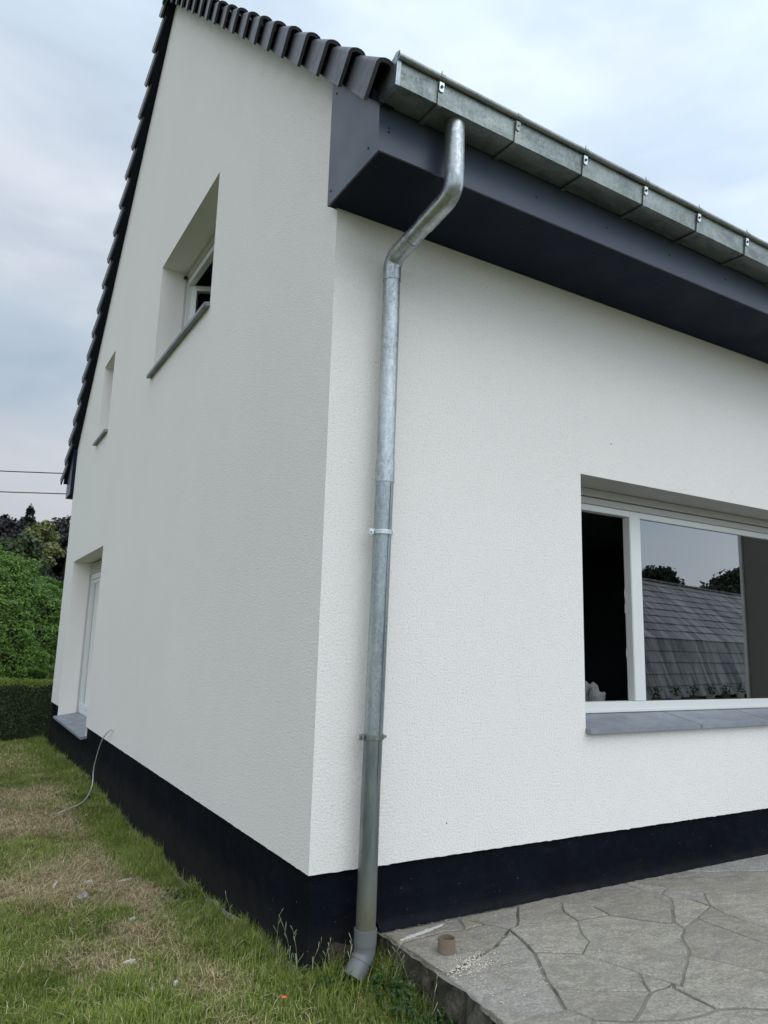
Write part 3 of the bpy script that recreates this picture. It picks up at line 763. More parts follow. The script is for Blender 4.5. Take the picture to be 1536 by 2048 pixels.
frame_x(W2, 4.80, panes=1, head=0.10)
frame_x(DR, 0.385, name='patio_door', panes=2, w=0.09, head=0.2)
mb = MB()
mb.add([(-0.062, 6.985, 0.292), (-0.062, 9.875, 0.292), (RD, 9.83, 0.345), (RD, 7.035, 0.345), (-0.062, 6.985, 0.327), (-0.062, 9.875, 0.327), (RD, 9.83, 0.384), (RD, 7.035, 0.384)],
       [(0,3,2,1),(4,5,6,7),(0,1,5,4),(1,2,6,5),(2,3,7,6),(3,0,4,7)])
mb.build('door_sill', M['sill'], house, bevel=0.004)

# --- eaves box
BX, BY = -0.062, -0.60
mb = MB()
mb.add([(BX, 0.012, ZS - 0.006), (BX, BY - 0.003, ZS - 0.006), (BX, BY - 0.003, zlow(BY) + 0.12), (BX, 0.012, zlow(0) + 0.12),
        (BX + 0.004, 0.012, ZS - 0.006), (BX + 0.004, BY - 0.003, ZS - 0.006), (BX + 0.004, BY - 0.003, zlow(BY) + 0.12), (BX + 0.004, 0.012, zlow(0) + 0.12)],
       [(0,1,2,3),(7,6,5,4),(0,4,5,1),(1,5,6,2),(2,6,7,3),(3,7,4,0)])
sp_ = mb.build('eaves_side_panel', M['panel'], house)
MB().quad((BX + 0.004, BY - 0.003, ZS - 0.006), (BX + 0.012, BY - 0.003, ZS - 0.006), (BX + 0.012, 0.012, ZS - 0.006), (BX + 0.004, 0.012, ZS - 0.006)).build('panel_return', M['panel'], house, fix=False)
sub(house, 'eaves_return_panel', M['panel'], [((BX + 0.004, 0.008, ZS - 0.004), (0.03, 0.012, zlow(0)))], 0)
fas = sub(house, 'fascia_board', M['panel'], [((BX + 0.0045, BY, ZS - 0.002), (HX, BY + 0.012, zlow(BY) + 0.1))], 0)
sof = sub(house, 'soffit_board', M['panel_shaded'], [((BX + 0.005, BY + 0.012, ZS), (3.655, 0.0, ZS + 0.01)), ((3.658, BY + 0.012, ZS + 0.0005), (HX, 0.0, ZS + 0.01))], 0)
def screw(parent, p, ax):
    mb = MB(); o = Vector(ax) * 0.004
    mb.tube([Vector(p) - o, Vector(p) + o], 0.0065, 8); return mb.build('screw', M['screw'], parent)
for y, z in ((-0.05, 5.0), (-0.49, 4.345), (-0.03, 4.345)): screw(sp_, (BX, y, z), (1, 0, 0))
for x in (0.003, 1.071, 1.688, 2.311, 2.941, 3.56, 4.2):
    screw(fas, (x, BY, 4.40), (0, 1, 0))
    if x < 0.1: screw(fas, (x, BY, 4.425), (0, 1, 0))
for x in (0.0, 1.066, 1.686, 2.317, 2.949, 3.59): screw(sof, (x, -0.475, ZS), (0, 0, 1))
# far eaves box
mb = MB()
fy0, fy1 = HY - 0.012, HY + 0.55
mb.add([(BX, fy0, ZS - 0.03), (BX, fy1, ZS - 0.03), (BX, fy1, zlow(HY + 0.55) + 0.1), (BX, fy0, zlow(HY) + 0.1)], [(0, 3, 2, 1)])
mb.build('eaves_side_panel', M['panel'], house, fix=False)
sub(house, 'eaves_return_panel', M['panel_shaded'], [((BX + 0.003, fy0, ZS - 0.03), (0.0, fy0 + 0.01, zlow(HY)))], 0)
sub(house, 'soffit_board', M['panel_shaded'], [((BX + 0.003, fy0 + 0.011, ZS - 0.028), (HX, fy1, ZS - 0.02))], 0)
sub(house, 'fascia_board', M['panel'], [((BX + 0.003, fy1, ZS - 0.028), (HX, fy1 + 0.012, zlow(HY + 0.55) + 0.1))], 0)

# --- verge boards under the tiles
for s in (0, 1):
    fy = (lambda y: y) if s == 0 else (lambda y: HY - y)
    mb = MB(); ya, yb = -0.62, AP
    P = []
    for x in (-0.118, 0.02):
        for y in (ya, yb):
            for o in (0.022, 0.09): P.append((x, fy(y), zlow(fy(y) if s == 0 else fy(y)) + o if y >= 0 else 4.515 + TAN_R * (y + 0.616) + o))
    mb.add(P, [(0,1,3,2),(4,6,7,5),(0,4,5,1),(2,3,7,6),(0,2,6,4),(1,5,7,3)])
    mb.build('verge_board', M['verge'], house)

# --- roof tiles: each verge tile is a part; the field behind them is corrugated rows
TS = 0.325; L = TS / CR + 0.055
def verge_mesh(flip):
    us = [0.0, 0.012, L * 0.5, L]
    outer_ = []; inner_ = []
    def section(t, off):
        x0 = -0.170 + 0.055 * t; wtop = 0.222 - 0.024 * t; wb = 0.0 + 0.012 * t
        pts = [(x0 + off, wb)]
        pts.append((x0 + off, wb + 0.06)); pts.append((x0 + off, wtop - 0.042))
        for k in range(7):
            a = math.pi - k * math.pi / 7.0
            pts.append((x0 + 0.055 + (0.055 - off) * math.cos(a), wtop - 0.036 + (0.036 - off) * math.sin(a)))
        pts.append((x0 + 0.125, wtop - 0.062 - off)); pts.append((x0 + 0.165, wtop - 0.085 - off)); pts.append((x0 + 0.26, wtop - 0.085 - off)); pts.append((x0 + 0.32, wtop - 0.075 - off))
        return pts
    vs = []; n = len(section(0, 0))
    for off in (0, 0.022):
        for u in us:
            t = u / L
            for (x, w) in section(t, off):
                du = -0.0 + (0.004 if u == 0 else 0)
                y = u * CR - w * SR; z = u * SR + w * CR
                vs.append((x, (y if not flip else -y), z))
    R_ = len(us); fs = []
    for o in (0, 1):
        for r in range(R_ - 1):
            for i in range(n - 1):
                a = (o * R_ + r) * n + i; q = (a, a + 1, a + n + 1, a + n)
                fs.append(q if (o == 0) ^ flip else q[::-1])
    for r, rev in ((0, False), (R_ - 1, True)):
        for i in range(n - 1):
            a = r * n + i; b = (R_ + r) * n + i; q = (a, b, b + 1, a + 1); fs.append(q)
    for r in range(R_ - 1):
        a = r * n; b = (R_ + r) * n; fs.append((a, a + n, b + n, b))
    me = bpy.data.meshes.new('verge_tile'); me.from_pydata(vs, [], fs)
    bm = bmesh.new(); bm.from_mesh(me); bmesh.ops.recalc_face_normals(bm, faces=bm.faces); bm.to_mesh(me); bm.free()
    me.polygons.foreach_set('use_smooth', [True] * len(me.polygons))
    try: me.set_sharp_from_angle(angle=rad(38))
    except Exception: pass
    me.materials.append(M['tile'])
    return me
vm = [verge_mesh(False), verge_mesh(True)]
for k in range(19):
    y = -0.616 + TS * k
    if y > AP - 0.1: break
    for s in (0, 1):
        yy = y if s == 0 else HY - y
        o = link('verge_tile', vm[s], None, house, (random.uniform(-0.003, 0.003), yy, 4.515 + TAN_R * (y + 0.616) + random.uniform(-0.002, 0.002)))
def roof_field(s):
    xs = []; prof = []
    x = 0.13
    while x < HX + 0.1:
        for dx, w in ((0, 0.14), (0.10, 0.138), (0.15, 0.155), (0.175, 0.19), (0.205, 0.21), (0.24, 0.205), (0.27, 0.17)):
            prof.append((x + dx, w))
        x += 0.30
    vs = []; fs = []; n = len(prof)
    for k in range(18):
        y0 = -0.60 + TS * k
        base = len(vs)
        for (u, lift) in ((0, 0.016), (0, 0.034), (TS / CR + 0.02, 0.008)):
            for x, w in prof:
                ww = w + lift
                y = y0 + u * CR - ww * SR; z = 4.515 + TAN_R * (y0 + 0.616) + u * SR + ww * CR
                vs.append((x, y if s == 0 else HY - y, z))
        for r in range(2):
            for i in range(n - 1):
                a = base + r * n + i; fs.append((a, a + 1, a + n + 1, a + n))
    mb = MB(); mb.v = vs; mb.f = fs; mb.sm = [True] * len(fs)
    o = mb.build('field_tiles', M['tile'], house, fix=False); o['kind'] = 'stuff'
roof_field(0); roof_field(1)
# roof deck closing the house
mb = MB()
for s in (0, 1):
    fy = (lambda y: y) if s == 0 else (lambda y: HY - y)
    mb.quad((0.03, fy(-0.58), 4.515 + 0.036 * TAN_R + 0.1), (HX, fy(-0.58), 4.515 + 0.036 * TAN_R + 0.1), (HX, AP, zlow(AP) + 0.1), (0.03, AP, zlow(AP) + 0.1))
mb.build('roof_deck', M['verge'], house, fix=False)
# ridge caps
def ridge_mesh():
    vs = []; fs = []; n = 13
    for off in (0, 0.018):
        for u, r in ((0, 0.155), (0.02, 0.155), (0.45, 0.138)):
            for i in range(n):
                a = math.pi * i / (n - 1); vs.append((u, -(r - off) * math.cos(a) * 1.05, (r - off) * math.sin(a)))
    for o in (0, 1):
        for r in range(2):
            for i in range(n - 1):
                a = (o * 3 + r) * n + i; fs.append((a, a + 1, a + n + 1, a + n))
    for i in range(n - 1): fs.append((i, 3 * n + i, 3 * n + i + 1, i + 1))
    me = bpy.data.meshes.new('ridge_tile'); me.from_pydata(vs, [], fs); me.materials.append(M['tile'])
    bm = bmesh.new(); bm.from_mesh(me); bmesh.ops.recalc_face_normals(bm, faces=bm.faces); bm.to_mesh(me); bm.free()
    me.polygons.foreach_set('use_smooth', [True] * len(me.polygons)); return me
rm = ridge_mesh()
for k in range(22): link('ridge_tile', rm, None, house, (-0.19 + 0.42 * k, AP, zlow(AP) + 0.14 + 0.02))
sub(house, 'ridge_end', M['tile'], [((-0.172, AP - 0.12, zlow(AP) + 0.0), (-0.150, AP + 0.12, zlow(AP) + 0.24))], 0.01)

# --- gutter
GT = -0.011
gut = MB(); GX0, GX1 = -0.072, HX
th = 0.005
prof = [(-0.607, 4.690), (-0.607, 4.548), (-0.783, 4.536), (-0.797, 4.672), (-0.797 + th, 4.672), (-0.783 + th, 4.536 + th), (-0.607 - th, 4.548 + th), (-0.607 - th, 4.690)]
gut.extrude_profile(prof, GX0, GX1, True, GT * (GX1 - GX0))
gutter = gut.build('gutter', M['zinc_gutter'], house)
mb = MB(); mb.tube([(GX0, -0.811, 4.680), (GX1, -0.811, 4.680 + GT * (GX1 - GX0))], 0.0165, 14); mb.build('gutter_bead', M['zinc_gutter'], gutter)
mb = MB()
cp = [(-0.603, 4.702), (-0.603, 4.542), (-0.786, 4.530), (-0.803, 4.676), (-0.826, 4.702), (-0.79, 4.716), (-0.76, 4.700)]
mb.extrude_profile(cp, GX0 - 0.004, GX0 + 0.0)
cp2 = [(-0.601, 4.706), (-0.601, 4.540), (-0.789, 4.528), (-0.806, 4.677), (-0.800, 4.677), (-0.784, 4.5335), (-0.606, 4.5455), (-0.606, 4.706)]
mb.extrude_profile(cp2, GX0 - 0.004, GX0 + 0.022)
mb.build('gutter_end_cap', M['zinc_mid'], gutter, bevel=0)  # paler zinc than the gutter, standing in for sky light on this face
def strap(x, badge):
    dz = GT * (x - GX0); mb = MB(); w = 0.030; o = 0.004
    pr = [(-0.600, 4.690), (-0.600, 4.548 - o), (-0.6065, 4.548 - o - 0.002), (-0.784, 4.536 - o - 0.001), (-0.7875, 4.536 - o), (-0.8015, 4.655), (-0.8055, 4.655), (-0.7915, 4.532 - o - 0.002), (-0.786, 4.527 - o), (-0.604, 4.539 - o), (-0.596, 4.543 - o), (-0.596, 4.690)]
    mb.extrude_profile([(y, z + dz) for y, z in pr], x - w / 2, x + w / 2)
    pt = []
    for k in range(9):
        a = math.pi * (1.15 - k * 0.17); pt.append((-0.811 + 0.0195 * math.cos(a), 4.680 + dz + 0.0195 * math.sin(a)))
    q = [(y, z) for y, z in pt] + [(-0.811 + (y + 0.811) * 0.9, 4.680 + dz + (z - 4.680 - dz) * 0.9) for y, z in pt[::-1]]
    n = len(q)
    mb.extrude_profile(q, x - w / 2, x + w / 2)
    br = mb.build('gutter_bracket', M['zinc_gutter'], house)
    mb = MB()
    mb.add([(x + a * 0.015, -0.8075 + b * 0.004, z) for a, z, b in ((-1, 4.652 + dz, 0), (1, 4.652 + dz, 0), (1, 4.606 + dz, 1.2), (0.5, 4.598 + dz, 1.4), (-0.5, 4.598 + dz, 1.4), (-1, 4.606 + dz, 1.2))]
         + [(x + a * 0.015, -0.8125 + b * 0.004, z) for a, z, b in ((-1, 4.652 + dz, 0), (1, 4.652 + dz, 0), (1, 4.606 + dz, 1.2), (0.5, 4.598 + dz, 1.4), (-0.5, 4.598 + dz, 1.4), (-1, 4.606 + dz, 1.2))],
         [(0,1,2,3,4,5), (11,10,9,8,7,6)] + [(i, 6+i, 6+(i+1) % 6, (i+1) % 6) for i in range(6)])
    mb.build('bracket_clip', M['zinc_new'] if badge else M['zinc_gutter'], br)
    mb = MB(); mb.tube([(x, -0.806, 4.626 + dz), (x, -0.8145, 4.626 + dz)], 0.0085 if badge else 0.004, 10); mb.build('clip_hole', M['screw'], br)
    if badge:
        mb = MB(); mb.tube([(x, -0.811, 4.690 + dz), (x, -0.811, 4.722 + dz)], 0.003, 6); mb.build('clip_tang', M['zinc_gutter'], br)
for i, x in enumerate((0.205, 0.745, 1.285, 1.83, 2.37, 2.91, 3.45, 4.0)): strap(x, i != 1)

# --- downpipe
dp = empty('downpipe'); dp.parent = house
PR = 0.052
def pipe(name, path, r, mat, n=24): 
    mb = MB(); mb.tube(path, r, n, cap=True); return mb.build(name, mat, dp, fix=True)
bend = fillet([(0.366, -0.71, 4.30), (0.366, -0.71, 4.105), (0.355, -0.44, 4.052)], 0.17, 9)
pipe('pipe_bend', [(0.366, -0.71, 4.545), (0.366, -0.71, 4.42)] + bend, PR + 0.0035, M['zinc_pipe'])
pipe('pipe_section', [(0.356, -0.46, 4.056), (0.349, -0.28, 4.020)], PR - 0.0005, M['zinc_pipe'])
bend2 = fillet([(0.350, -0.31, 4.026), (0.344, -0.10, 3.985), (0.3438, -0.10, 3.84)], 0.13, 9)
pipe('pipe_bend', bend2, PR + 0.0035, M['zinc_pipe'])
pipe('pipe_section', [(0.3438, -0.10, 3.85), (0.342, -0.10, 3.60)], PR, M['zinc_pipe'])
pipe('pipe_section', [(0.3425, -0.10, 3.61), (0.3345, -0.10, 2.69)], PR + 0.001, M['zinc_pipe'])
pipe('pipe_sleeve', [(0.3350, -0.10, 2.70), (0.3335, -0.10, 2.575)], PR + 0.0035, M['zinc_pipe'])
pipe('pipe_section', [(0.3335, -0.10, 2.58), (0.3065, -0.10, 1.15)], PR + 0.0005, M['zinc_mid'])
pipe('pipe_section', [(0.3065, -0.10, 1.152), (0.300, -0.10, 0.86), (0.2935, -0.10, 0.17)], PR, M['lowpipe'])
pipe('pipe_seam', [(0.334 + 0.012, -0.10 - PR - 0.0012, 2.57), (0.300 + 0.010, -0.10 - PR - 0.001, 0.90)], 0.0022, M['lowpipe'], 6)
pipe('plastic_collar', [(0.2936, -0.10, 0.192), (0.2925, -0.10, 0.116)], [PR + 0.0085, PR + 0.0075], M['pvc'], 28)
el = fillet([(0.2922, -0.10, 0.120), (0.2918, -0.10, 0.070), (0.245, -0.112, 0.012)], 0.035, 6)
pipe('plastic_elbow', el, PR + 0.004, M['pvc'], 28)
pipe('elbow_ring', [el[-1] + Vector((0.030, 0.009, 0.040)), el[-1] + Vector((0.022, 0.007, 0.029))], PR + 0.008, M['pvc'], 28)
pipe('plastic_elbow', [el[-1] + Vector((0.004, 0, 0.006)), el[-1] + Vector((-0.026, -0.008, -0.034))], PR + 0.006, M['pvc'], 28)
def clamp(z, x, mat, zr):
    n = 30; mb = MB(); c = Vector((x, -0.10, z))
    for zz, r, h in ((0.0, PR + 0.007, 0.013), (0.006, PR + 0.010, 0.004), (-0.006, PR + 0.010, 0.004)):
        ring = []
        for k in range(n):
            a = 2 * math.pi * k / n; ring.append((math.cos(a), math.sin(a)))
        vs = [(c.x + r*a, c.y + r*b, z + zz + h) for a, b in ring] + [(c.x + r*a, c.y + r*b, z + zz - h) for a, b in ring] + [(c.x + (PR)*a, c.y + (PR)*b, z + zz + h) for a, b in ring] + [(c.x + PR*a, c.y + PR*b, z + zz - h) for a, b in ring]
        fs = []
        for k in range(n):
            l = (k + 1) % n; fs += [(k, n+k, n+l, l), (2*n+k, k, l, 2*n+l), (n+k, 3*n+k, 3*n+l, n+l)]
        mb.add(vs, fs)
    mb.box((x - PR - 0.036, -0.108, z - 0.016), (x - PR - 0.004, -0.099, z + 0.016))
    mb.box((x + PR + 0.004, -0.104, z - 0.010), (x + PR + 0.030, -0.098, z + 0.004))
    mb.tube([(x - PR - 0.022, -0.10, z), (x - PR - 0.022, -0.116, z)], 0.008, 8)
    mb.tube([(x, -0.05, z), (x, 0.005, z)], 0.006, 8)
    mb.build('pipe_clamp', mat, dp)
clamp(2.28, 0.3275, M['zinc_new'], 0); clamp(1.154, 0.3065, M['zinc_gutter'], 0)

# --- small marks on the walls
mb = MB(); mb.tube([(2.338, 0.004, 3.165), (2.338, -0.002, 3.165)], 0.005, 8); mb.build('drill_hole', M['screw'], house)
mb = MB(); mb.tube([(0.875, 0.004, 0.635), (0.875, -0.002, 0.635)], 0.004, 8); mb.build('drill_hole', M['screw'], house)
M['bare'] = m_simple('bare_brown_masonry', (0.045, 0.034, 0.027), 0.95, var=0.5, sc=18, bump=0.9)
M['greychip'] = m_simple('grey_chip', (0.34, 0.34, 0.35), 0.9, var=0.25, sc=40, bump=0.6)
# unpainted stone left bare beside the pipe foot
mb = MB(); pts = []
for j in range(7):
    for i in range(8):
        x = 0.145 + 0.28 * i / 7; z = -0.12 + 0.21 * j / 6
        ed_ = min(i, 7 - i, 6 - j) == 0
        pts.append((x + random.uniform(-0.01, 0.01), (0.021 if ed_ else 0.016) - (0 if ed_ else random.uniform(0, 0.008)), z + random.uniform(-0.012, 0.012) + (0.02 * math.sin(x * 40))))
mb.add(pts, [(j*8+i, j*8+i+1, (j+1)*8+i+1, (j+1)*8+i) for j in range(6) for i in range(7)])
mb.build('bare_masonry', M['bare'], house)
# strip of spilt render at the foot of the gable plinth
mb = MB(); vs = []; K = 260
for i in range(K + 1):
    y = 0.05 + 9.9 * i / K; gz_ = float(ground_z(0.0, y)) - 0.02 * math.exp(-y * 1.5); w = -0.004 + 0.03 * max(0, noise.noise(Vector((y * 2.3, 1, 0))) + 0.1); h = 0.012 + 0.03 * max(0, noise.noise(Vector((y * 3.1, 5, 0))) + 0.15)
    vs += [(0.03, y, gz_ + h + 0.01), (0.018 - w * 0.3, y, gz_ + h * 0.9 + random.uniform(-0.006, 0.006)), (0.0 - w * min(1, 0.3 + y) + random.uniform(-0.012, 0.006), y, gz_ + 0.014 + random.uniform(0, 0.012)), (-0.012 - w, y, gz_ - 0.02)]
mb.add(vs, [(i*4+j, i*4+j+1, (i+1)*4+j+1, (i+1)*4+j) for i in range(K) for j in range(3)])
o = mb.build('spilt_render', M['greychip'], house, fix=True)

# ------------------------------------------------------------------ cable out of the wall
pts = [(0.0, 5.21, 0.615), (-0.035, 5.27, 0.60), (-0.055, 5.55, 0.46), (-0.05, 5.80, 0.25), (-0.05, 5.92, 0.08), (-0.055, 5.87, -0.04), (-0.10, 5.72, -0.12), (-0.26, 5.20, -0.135), (-0.50, 4.86, -0.14), (-0.56, 4.80, -0.15)]
def smooth(pts, n=6):
    P = [Vector(p) for p in pts]; P = [P[0] * 2 - P[1]] + P + [P[-1] * 2 - P[-2]]; out = []
    for i in range(1, len(P) - 2):
        for k in range(n):
            t = k / n; a, b, c, d_ = P[i-1], P[i], P[i+1], P[i+2]
            out.append(0.5 * ((2*b) + (c-a)*t + (2*a-5*b+4*c-d_)*t*t + (3*b-a-3*c+d_)*t**3))
    out.append(P[-2]); return out
mb = MB(); mb.tube(smooth(pts), 0.0065, 8)
cb = mb.build('cable', M['cable']); tag(cb, 'thin pale grey cable hanging from the gable wall over the plinth onto the grass', 'cable')

# ------------------------------------------------------------------ things on the patio and lawn
mb = MB(); n = 30; ro, ri, h = 0.043, 0.039, 0.070
def ringv(r, z): return [(0.592 + r * math.cos(2*math.pi*k/n) * (1 + 0.05 * math.cos(4*math.pi*k/n + 1)), -0.405 + r * math.sin(2*math.pi*k/n), PZ + z + 0.002 * math.sin(2*math.pi*k/n*2)) for k in range(n)]
vs = ringv(ro * 1.02, 0.002) + ringv(ro, h) + ringv(ri, h) + ringv(ri, 0.002)
mb.add(vs, [(r*n+k, r*n+(k+1) % n, ((r+1) % 4)*n+(k+1) % n, ((r+1) % 4)*n+k) for r in range(4) for k in range(n)], True)
cup = mb.build('cardboard_tube', M['card']); tag(cup, 'short brown cardboard tube end standing upright on the paving near the downpipe', 'tube')

def scatter(name, mat, pts, size, label=None, cat=None, kind=None, group=None):
    vs = []; fs = []
    for (x, y, z) in pts:
        s = size * random.uniform(0.5, 1.5); b = len(vs)
        R_ = Matrix.Rotation(random.uniform(0, 6.3), 3, 'Z')
        for q in ((-1, -0.6, 0), (1, -0.5, 0), (0.8, 0.7, 0), (-0.7, 0.6, 0), (0.0, 0.05, 1.0)):
            v = R_ @ Vector(q) * s * random.uniform(0.8, 1.2); vs.append((x + v.x, y + v.y, z + max(0, v.z * 0.8)))
        fs += [(b, b+1, b+4), (b+1, b+2, b+4), (b+2, b+3, b+4), (b+3, b, b+4)]
    mb = MB(); mb.v = vs; mb.f = fs; mb.sm = [False] * len(fs)
    o = mb.build(name, mat, fix=False); tag(o, label, cat, group, kind); return o
gp = []
for _ in range(700):
    a = random.gauss(0, 1); b = random.gauss(0, 1)
    x = 0.60 + 0.075 * a + 0.05 * b; y = -0.55 + 0.05 * b - 0.02 * a
    if x > 0.44 and (x - 0.592)**2 + (y + 0.405)**2 > 0.045**2: gp.append((x, y, PZ + 0.0005))
for _ in range(140):
    x = 0.5 + random.random() ** 2 * 0.8; y = -0.10 - random.random() * 0.9; gp.append((x, y, PZ + 0.0005))
for _ in range(160):
    x = 0.45 + random.random() * 4; y = -0.03 - abs(random.gauss(0, 0.05)); gp.append((x, y, PZ + 0.0005))
for _ in range(400): gp.append((0.8 + random.random() * 3, -0.1 - random.random() * 1.9, PZ + 0.0005))
scatter('spilt_grains', M['grit'], gp, 0.0030, 'pale crumbs of render scattered over the paving beside the cardboard tube', 'grit', 'stuff')
# smear of white render on the paving next to the wall
mb = MB(); vs = []; K = 26
for i in range(K + 1):
    t = i / K; x = 0.46 + 0.34 * t; y = -0.175 + 0.085 * t; w = (0.014 + 0.022 * abs(noise.noise(Vector((t * 9, 2, 0))))) * math.sin(math.pi * min(1, max(0.06, t))) ** 0.4
    vs += [(x, y - w + random.uniform(-0.004, 0.004), PZ + 0.002), (x, y, PZ + 0.0055 + 0.0015 * noise.noise(Vector((t * 20, 0, 0)))), (x, y + w * 0.8 + random.uniform(-0.004, 0.004), PZ + 0.002)]
mb.add(vs, [(i*3+j, i*3+j+1, (i+1)*3+j+1, (i+1)*3+j) for i in range(K) for j in range(2)], True)
sm_ = mb.build('render_smear', M['mortar'], fix=True); tag(sm_, 'white streak of dried render on the paving at the house corner', 'mortar')

def lump(x, y, rx, ry, h, rot, mat, label, seed, name='mortar_lump', cat='rubble'):
    mb = MB(); n = 9; vs = []; z = float(ground_z(x, y)) + 0.012; rx *= 0.8; ry *= 0.8; h *= 0.6
    for j in range(5):
        t = j / 4 * math.pi / 2
        for i in range(n * 2):
            a = math.pi * i / n; r = math.cos(t) if j < 4 else 0.12
            k = 1 + 0.9 * noise.noise(Vector((math.cos(a) * 2.6 + seed, math.sin(a) * 2.6, t * 2)))
            px, py = rx * r * k * math.cos(a), ry * r * k * math.sin(a)
            vs.append((x + px * math.cos(rot) - py * math.sin(rot), y + px * math.sin(rot) + py * math.cos(rot), z + h * math.sin(t) * k + (-0.02 if j == 0 else 0)))
    N = 2 * n
    mb.add(vs, [(j*N+i, j*N+(i+1) % N, (j+1)*N+(i+1) % N, (j+1)*N+i) for j in range(4) for i in range(N)] + [tuple(range(4*N, 5*N))])
    o = mb.build(name, mat); tag(o, label, cat, 'lumps of mortar on the lawn'); return o
lump(-0.72, 2.12, 0.07, 0.035, 0.022, 0.9, M['greychip'], 'grey flat slab chip lying in the dry grass, darkest of the rubble', 1)
lump(-0.62, 2.49, 0.035, 0.02, 0.022, 0.2, M['mortar'], 'small pale mortar lump behind the grey slab chip', 2)
lump(-0.85, 2.53, 0.05, 0.016, 0.018, 1.1, M['mortar'], 'narrow whitish splinter left of the grey slab chip', 3)
lump(-0.37, 2.41, 0.07, 0.03, 0.02, 0.3, M['mortar'], 'long cream mortar lump in tan grass nearest the plinth', 4)
lump(-0.72, 0.64, 0.045, 0.015, 0.018, 0.1, M['grit'], 'cream mortar flake in the near dry grass below the green patch', 5)
lump(-0.585, 0.24, 0.014, 0.010, 0.016, 0.1, M['mortar'], 'bright white crumb in the straw at the bottom of the lawn', 6)
lump(-0.54, 1.40, 0.032, 0.012, 0.016, 0.7, M['mortar'], 'small grey white chip beside a dark tuft midway along the lawn', 7)
lump(-0.35, 1.33, 0.04, 0.008, 0.014, 0.4, M['mortar'], 'thin pale sliver in green grass near the plinth', 8)
lump(-0.07, 0.80, 0.014, 0.010, 0.02, 0.0, M['mortar'], 'tiny white pebble in long green grass against the plinth', 9)
# orange flower at the bottom edge
fl = empty('orange_flower', (-0.205, -0.215, float(ground_z(-0.2, -0.2)))); tag(fl, 'small orange flower head in the grass at the bottom edge of the lawn', 'flower')
fz = float(ground_z(-0.2, -0.2))
mb = MB(); mb.tube([(-0.205, -0.215, fz), (-0.203, -0.213, fz + 0.045)], 0.0025, 6); mb.build('stem', M['bark'], fl, origin=(-0.205, -0.215, fz))
for k in range(8):
    a = k * math.pi / 4; mb = MB(); c_ = Vector((-0.203, -0.213, fz + 0.048))
    d1 = Vector((math.cos(a), math.sin(a), 0.35)); s1 = Vector((-math.sin(a), math.cos(a), 0)) * 0.007
    mb.quad(c_, c_ + d1 * 0.008 - s1, c_ + d1 * 0.015, c_ + d1 * 0.008 + s1)
    mb.build('petal', M['orange'], fl, fix=False, origin=(-0.205, -0.215, fz))

# ------------------------------------------------------------------ neighbouring things mirrored in the big pane
sw = MB(); sw.box((6.2, -0.86, 0.1), (6.34, 0.0, 3.3)); sw = sw.build('screen_wall', M['screenwall'], bevel=0.006)
tag(sw, 'grey brown screen wall standing out from the house beyond the window, mirrored at the right of the pane', 'wall')
mbp = MB(); mbp.box((6.18, -0.90, 0.1), (6.36, -0.861, 3.34)); mbp.build('edge_post', M['pvc_white'], sw, bevel=0.004)

barn = empty('barn', (19.7, -14.0, -0.3)); barn.rotation_euler = (0, 0, rad(-13))
tag(barn, 'low barn with a two pitch grey slate roof, mirrored in the large window pane', 'barn')
bw = MB(); bw.box((-6, -7.8, 0), (30, -0.4, 0.5)); bw.build('wall', M['barnwall'], barn)
def slope(y0, z0, y1, z1, rows, name, sw_=0.9, xa=-6.3, xb=30.3):
    mb = MB(); dl = math.hypot(y1 - y0, z1 - z0); ny, nz = (y1 - y0) / dl, (z1 - z0) / dl; wy, wz = nz * -1, ny
    if wz < 0: wy, wz = -wy, -wz
    for r in range(rows):
        a = dl * r / rows + random.uniform(-0.02, 0.02); b = dl * (r + 1) / rows + 0.05
        n = int((xb - xa) / sw_)
        for k in range(n):
            x0 = xa + (k + 0.5 * (r % 2)) * sw_ + 0.012; x1 = x0 + sw_ - 0.024; l0 = 0.034 + random.uniform(0, 0.022); l1 = 0.012
            P = [(x, y0 + ny * u + wy * w, z0 + nz * u + wz * w) for x in (x0, x1) for (u, w) in ((a, l0 - 0.02), (a, l0), (b, l1))]
            mb.add(P, [(0, 3, 4, 1), (1, 4, 5, 2)])
    mb.quad((xa, y0, z0), (xb, y0, z0), (xb, y1, z1), (xa, y1, z1))
    o = mb.build(name, M['slate'], barn, fix=False); o['kind'] = 'stuff'; return o
slope(0.25, 0.25, -0.55, 2.45, 5, 'lower_slates', 0.62)
slope(-0.55, 2.47, -4.2, 5.45, 9, 'upper_slates')
slope(-8.0, 2.47, -4.2, 5.45, 9, 'rear_slates')
bp = MB(); bp.box((-6.3, -4.35, 5.43), (30.3, -4.05, 5.51)); bp.build('ridge_capping', M['slate'], barn)
bp = MB(); bp.box((-6.1, -7.9, 0.5), (-6.0, -0.45, 2.4)); bp.box((30.0, -7.9, 0.5), (30.1, -0.45, 2.4)); bp.build('gable_end', M['barnwall'], barn)
ladder = MB(); ladder.tube([(2.6, -2.6, 4.0), (2.6, -2.6, 5.3)], 0.035, 8); ladder.tube([(-0.2, -2.7, 5.35), (5.0, -2.4, 5.21)], 0.03, 8); ladder.tube([(1.6, -2.2, 3.6), (1.6, -2.2, 4.1)], 0.03, 8); ladder.tube([(1.0, -2.1, 3.9), (2.6, -2.6, 3.9)], 0.03, 8)
ladder.build('roof_rail', M['wire'], barn)
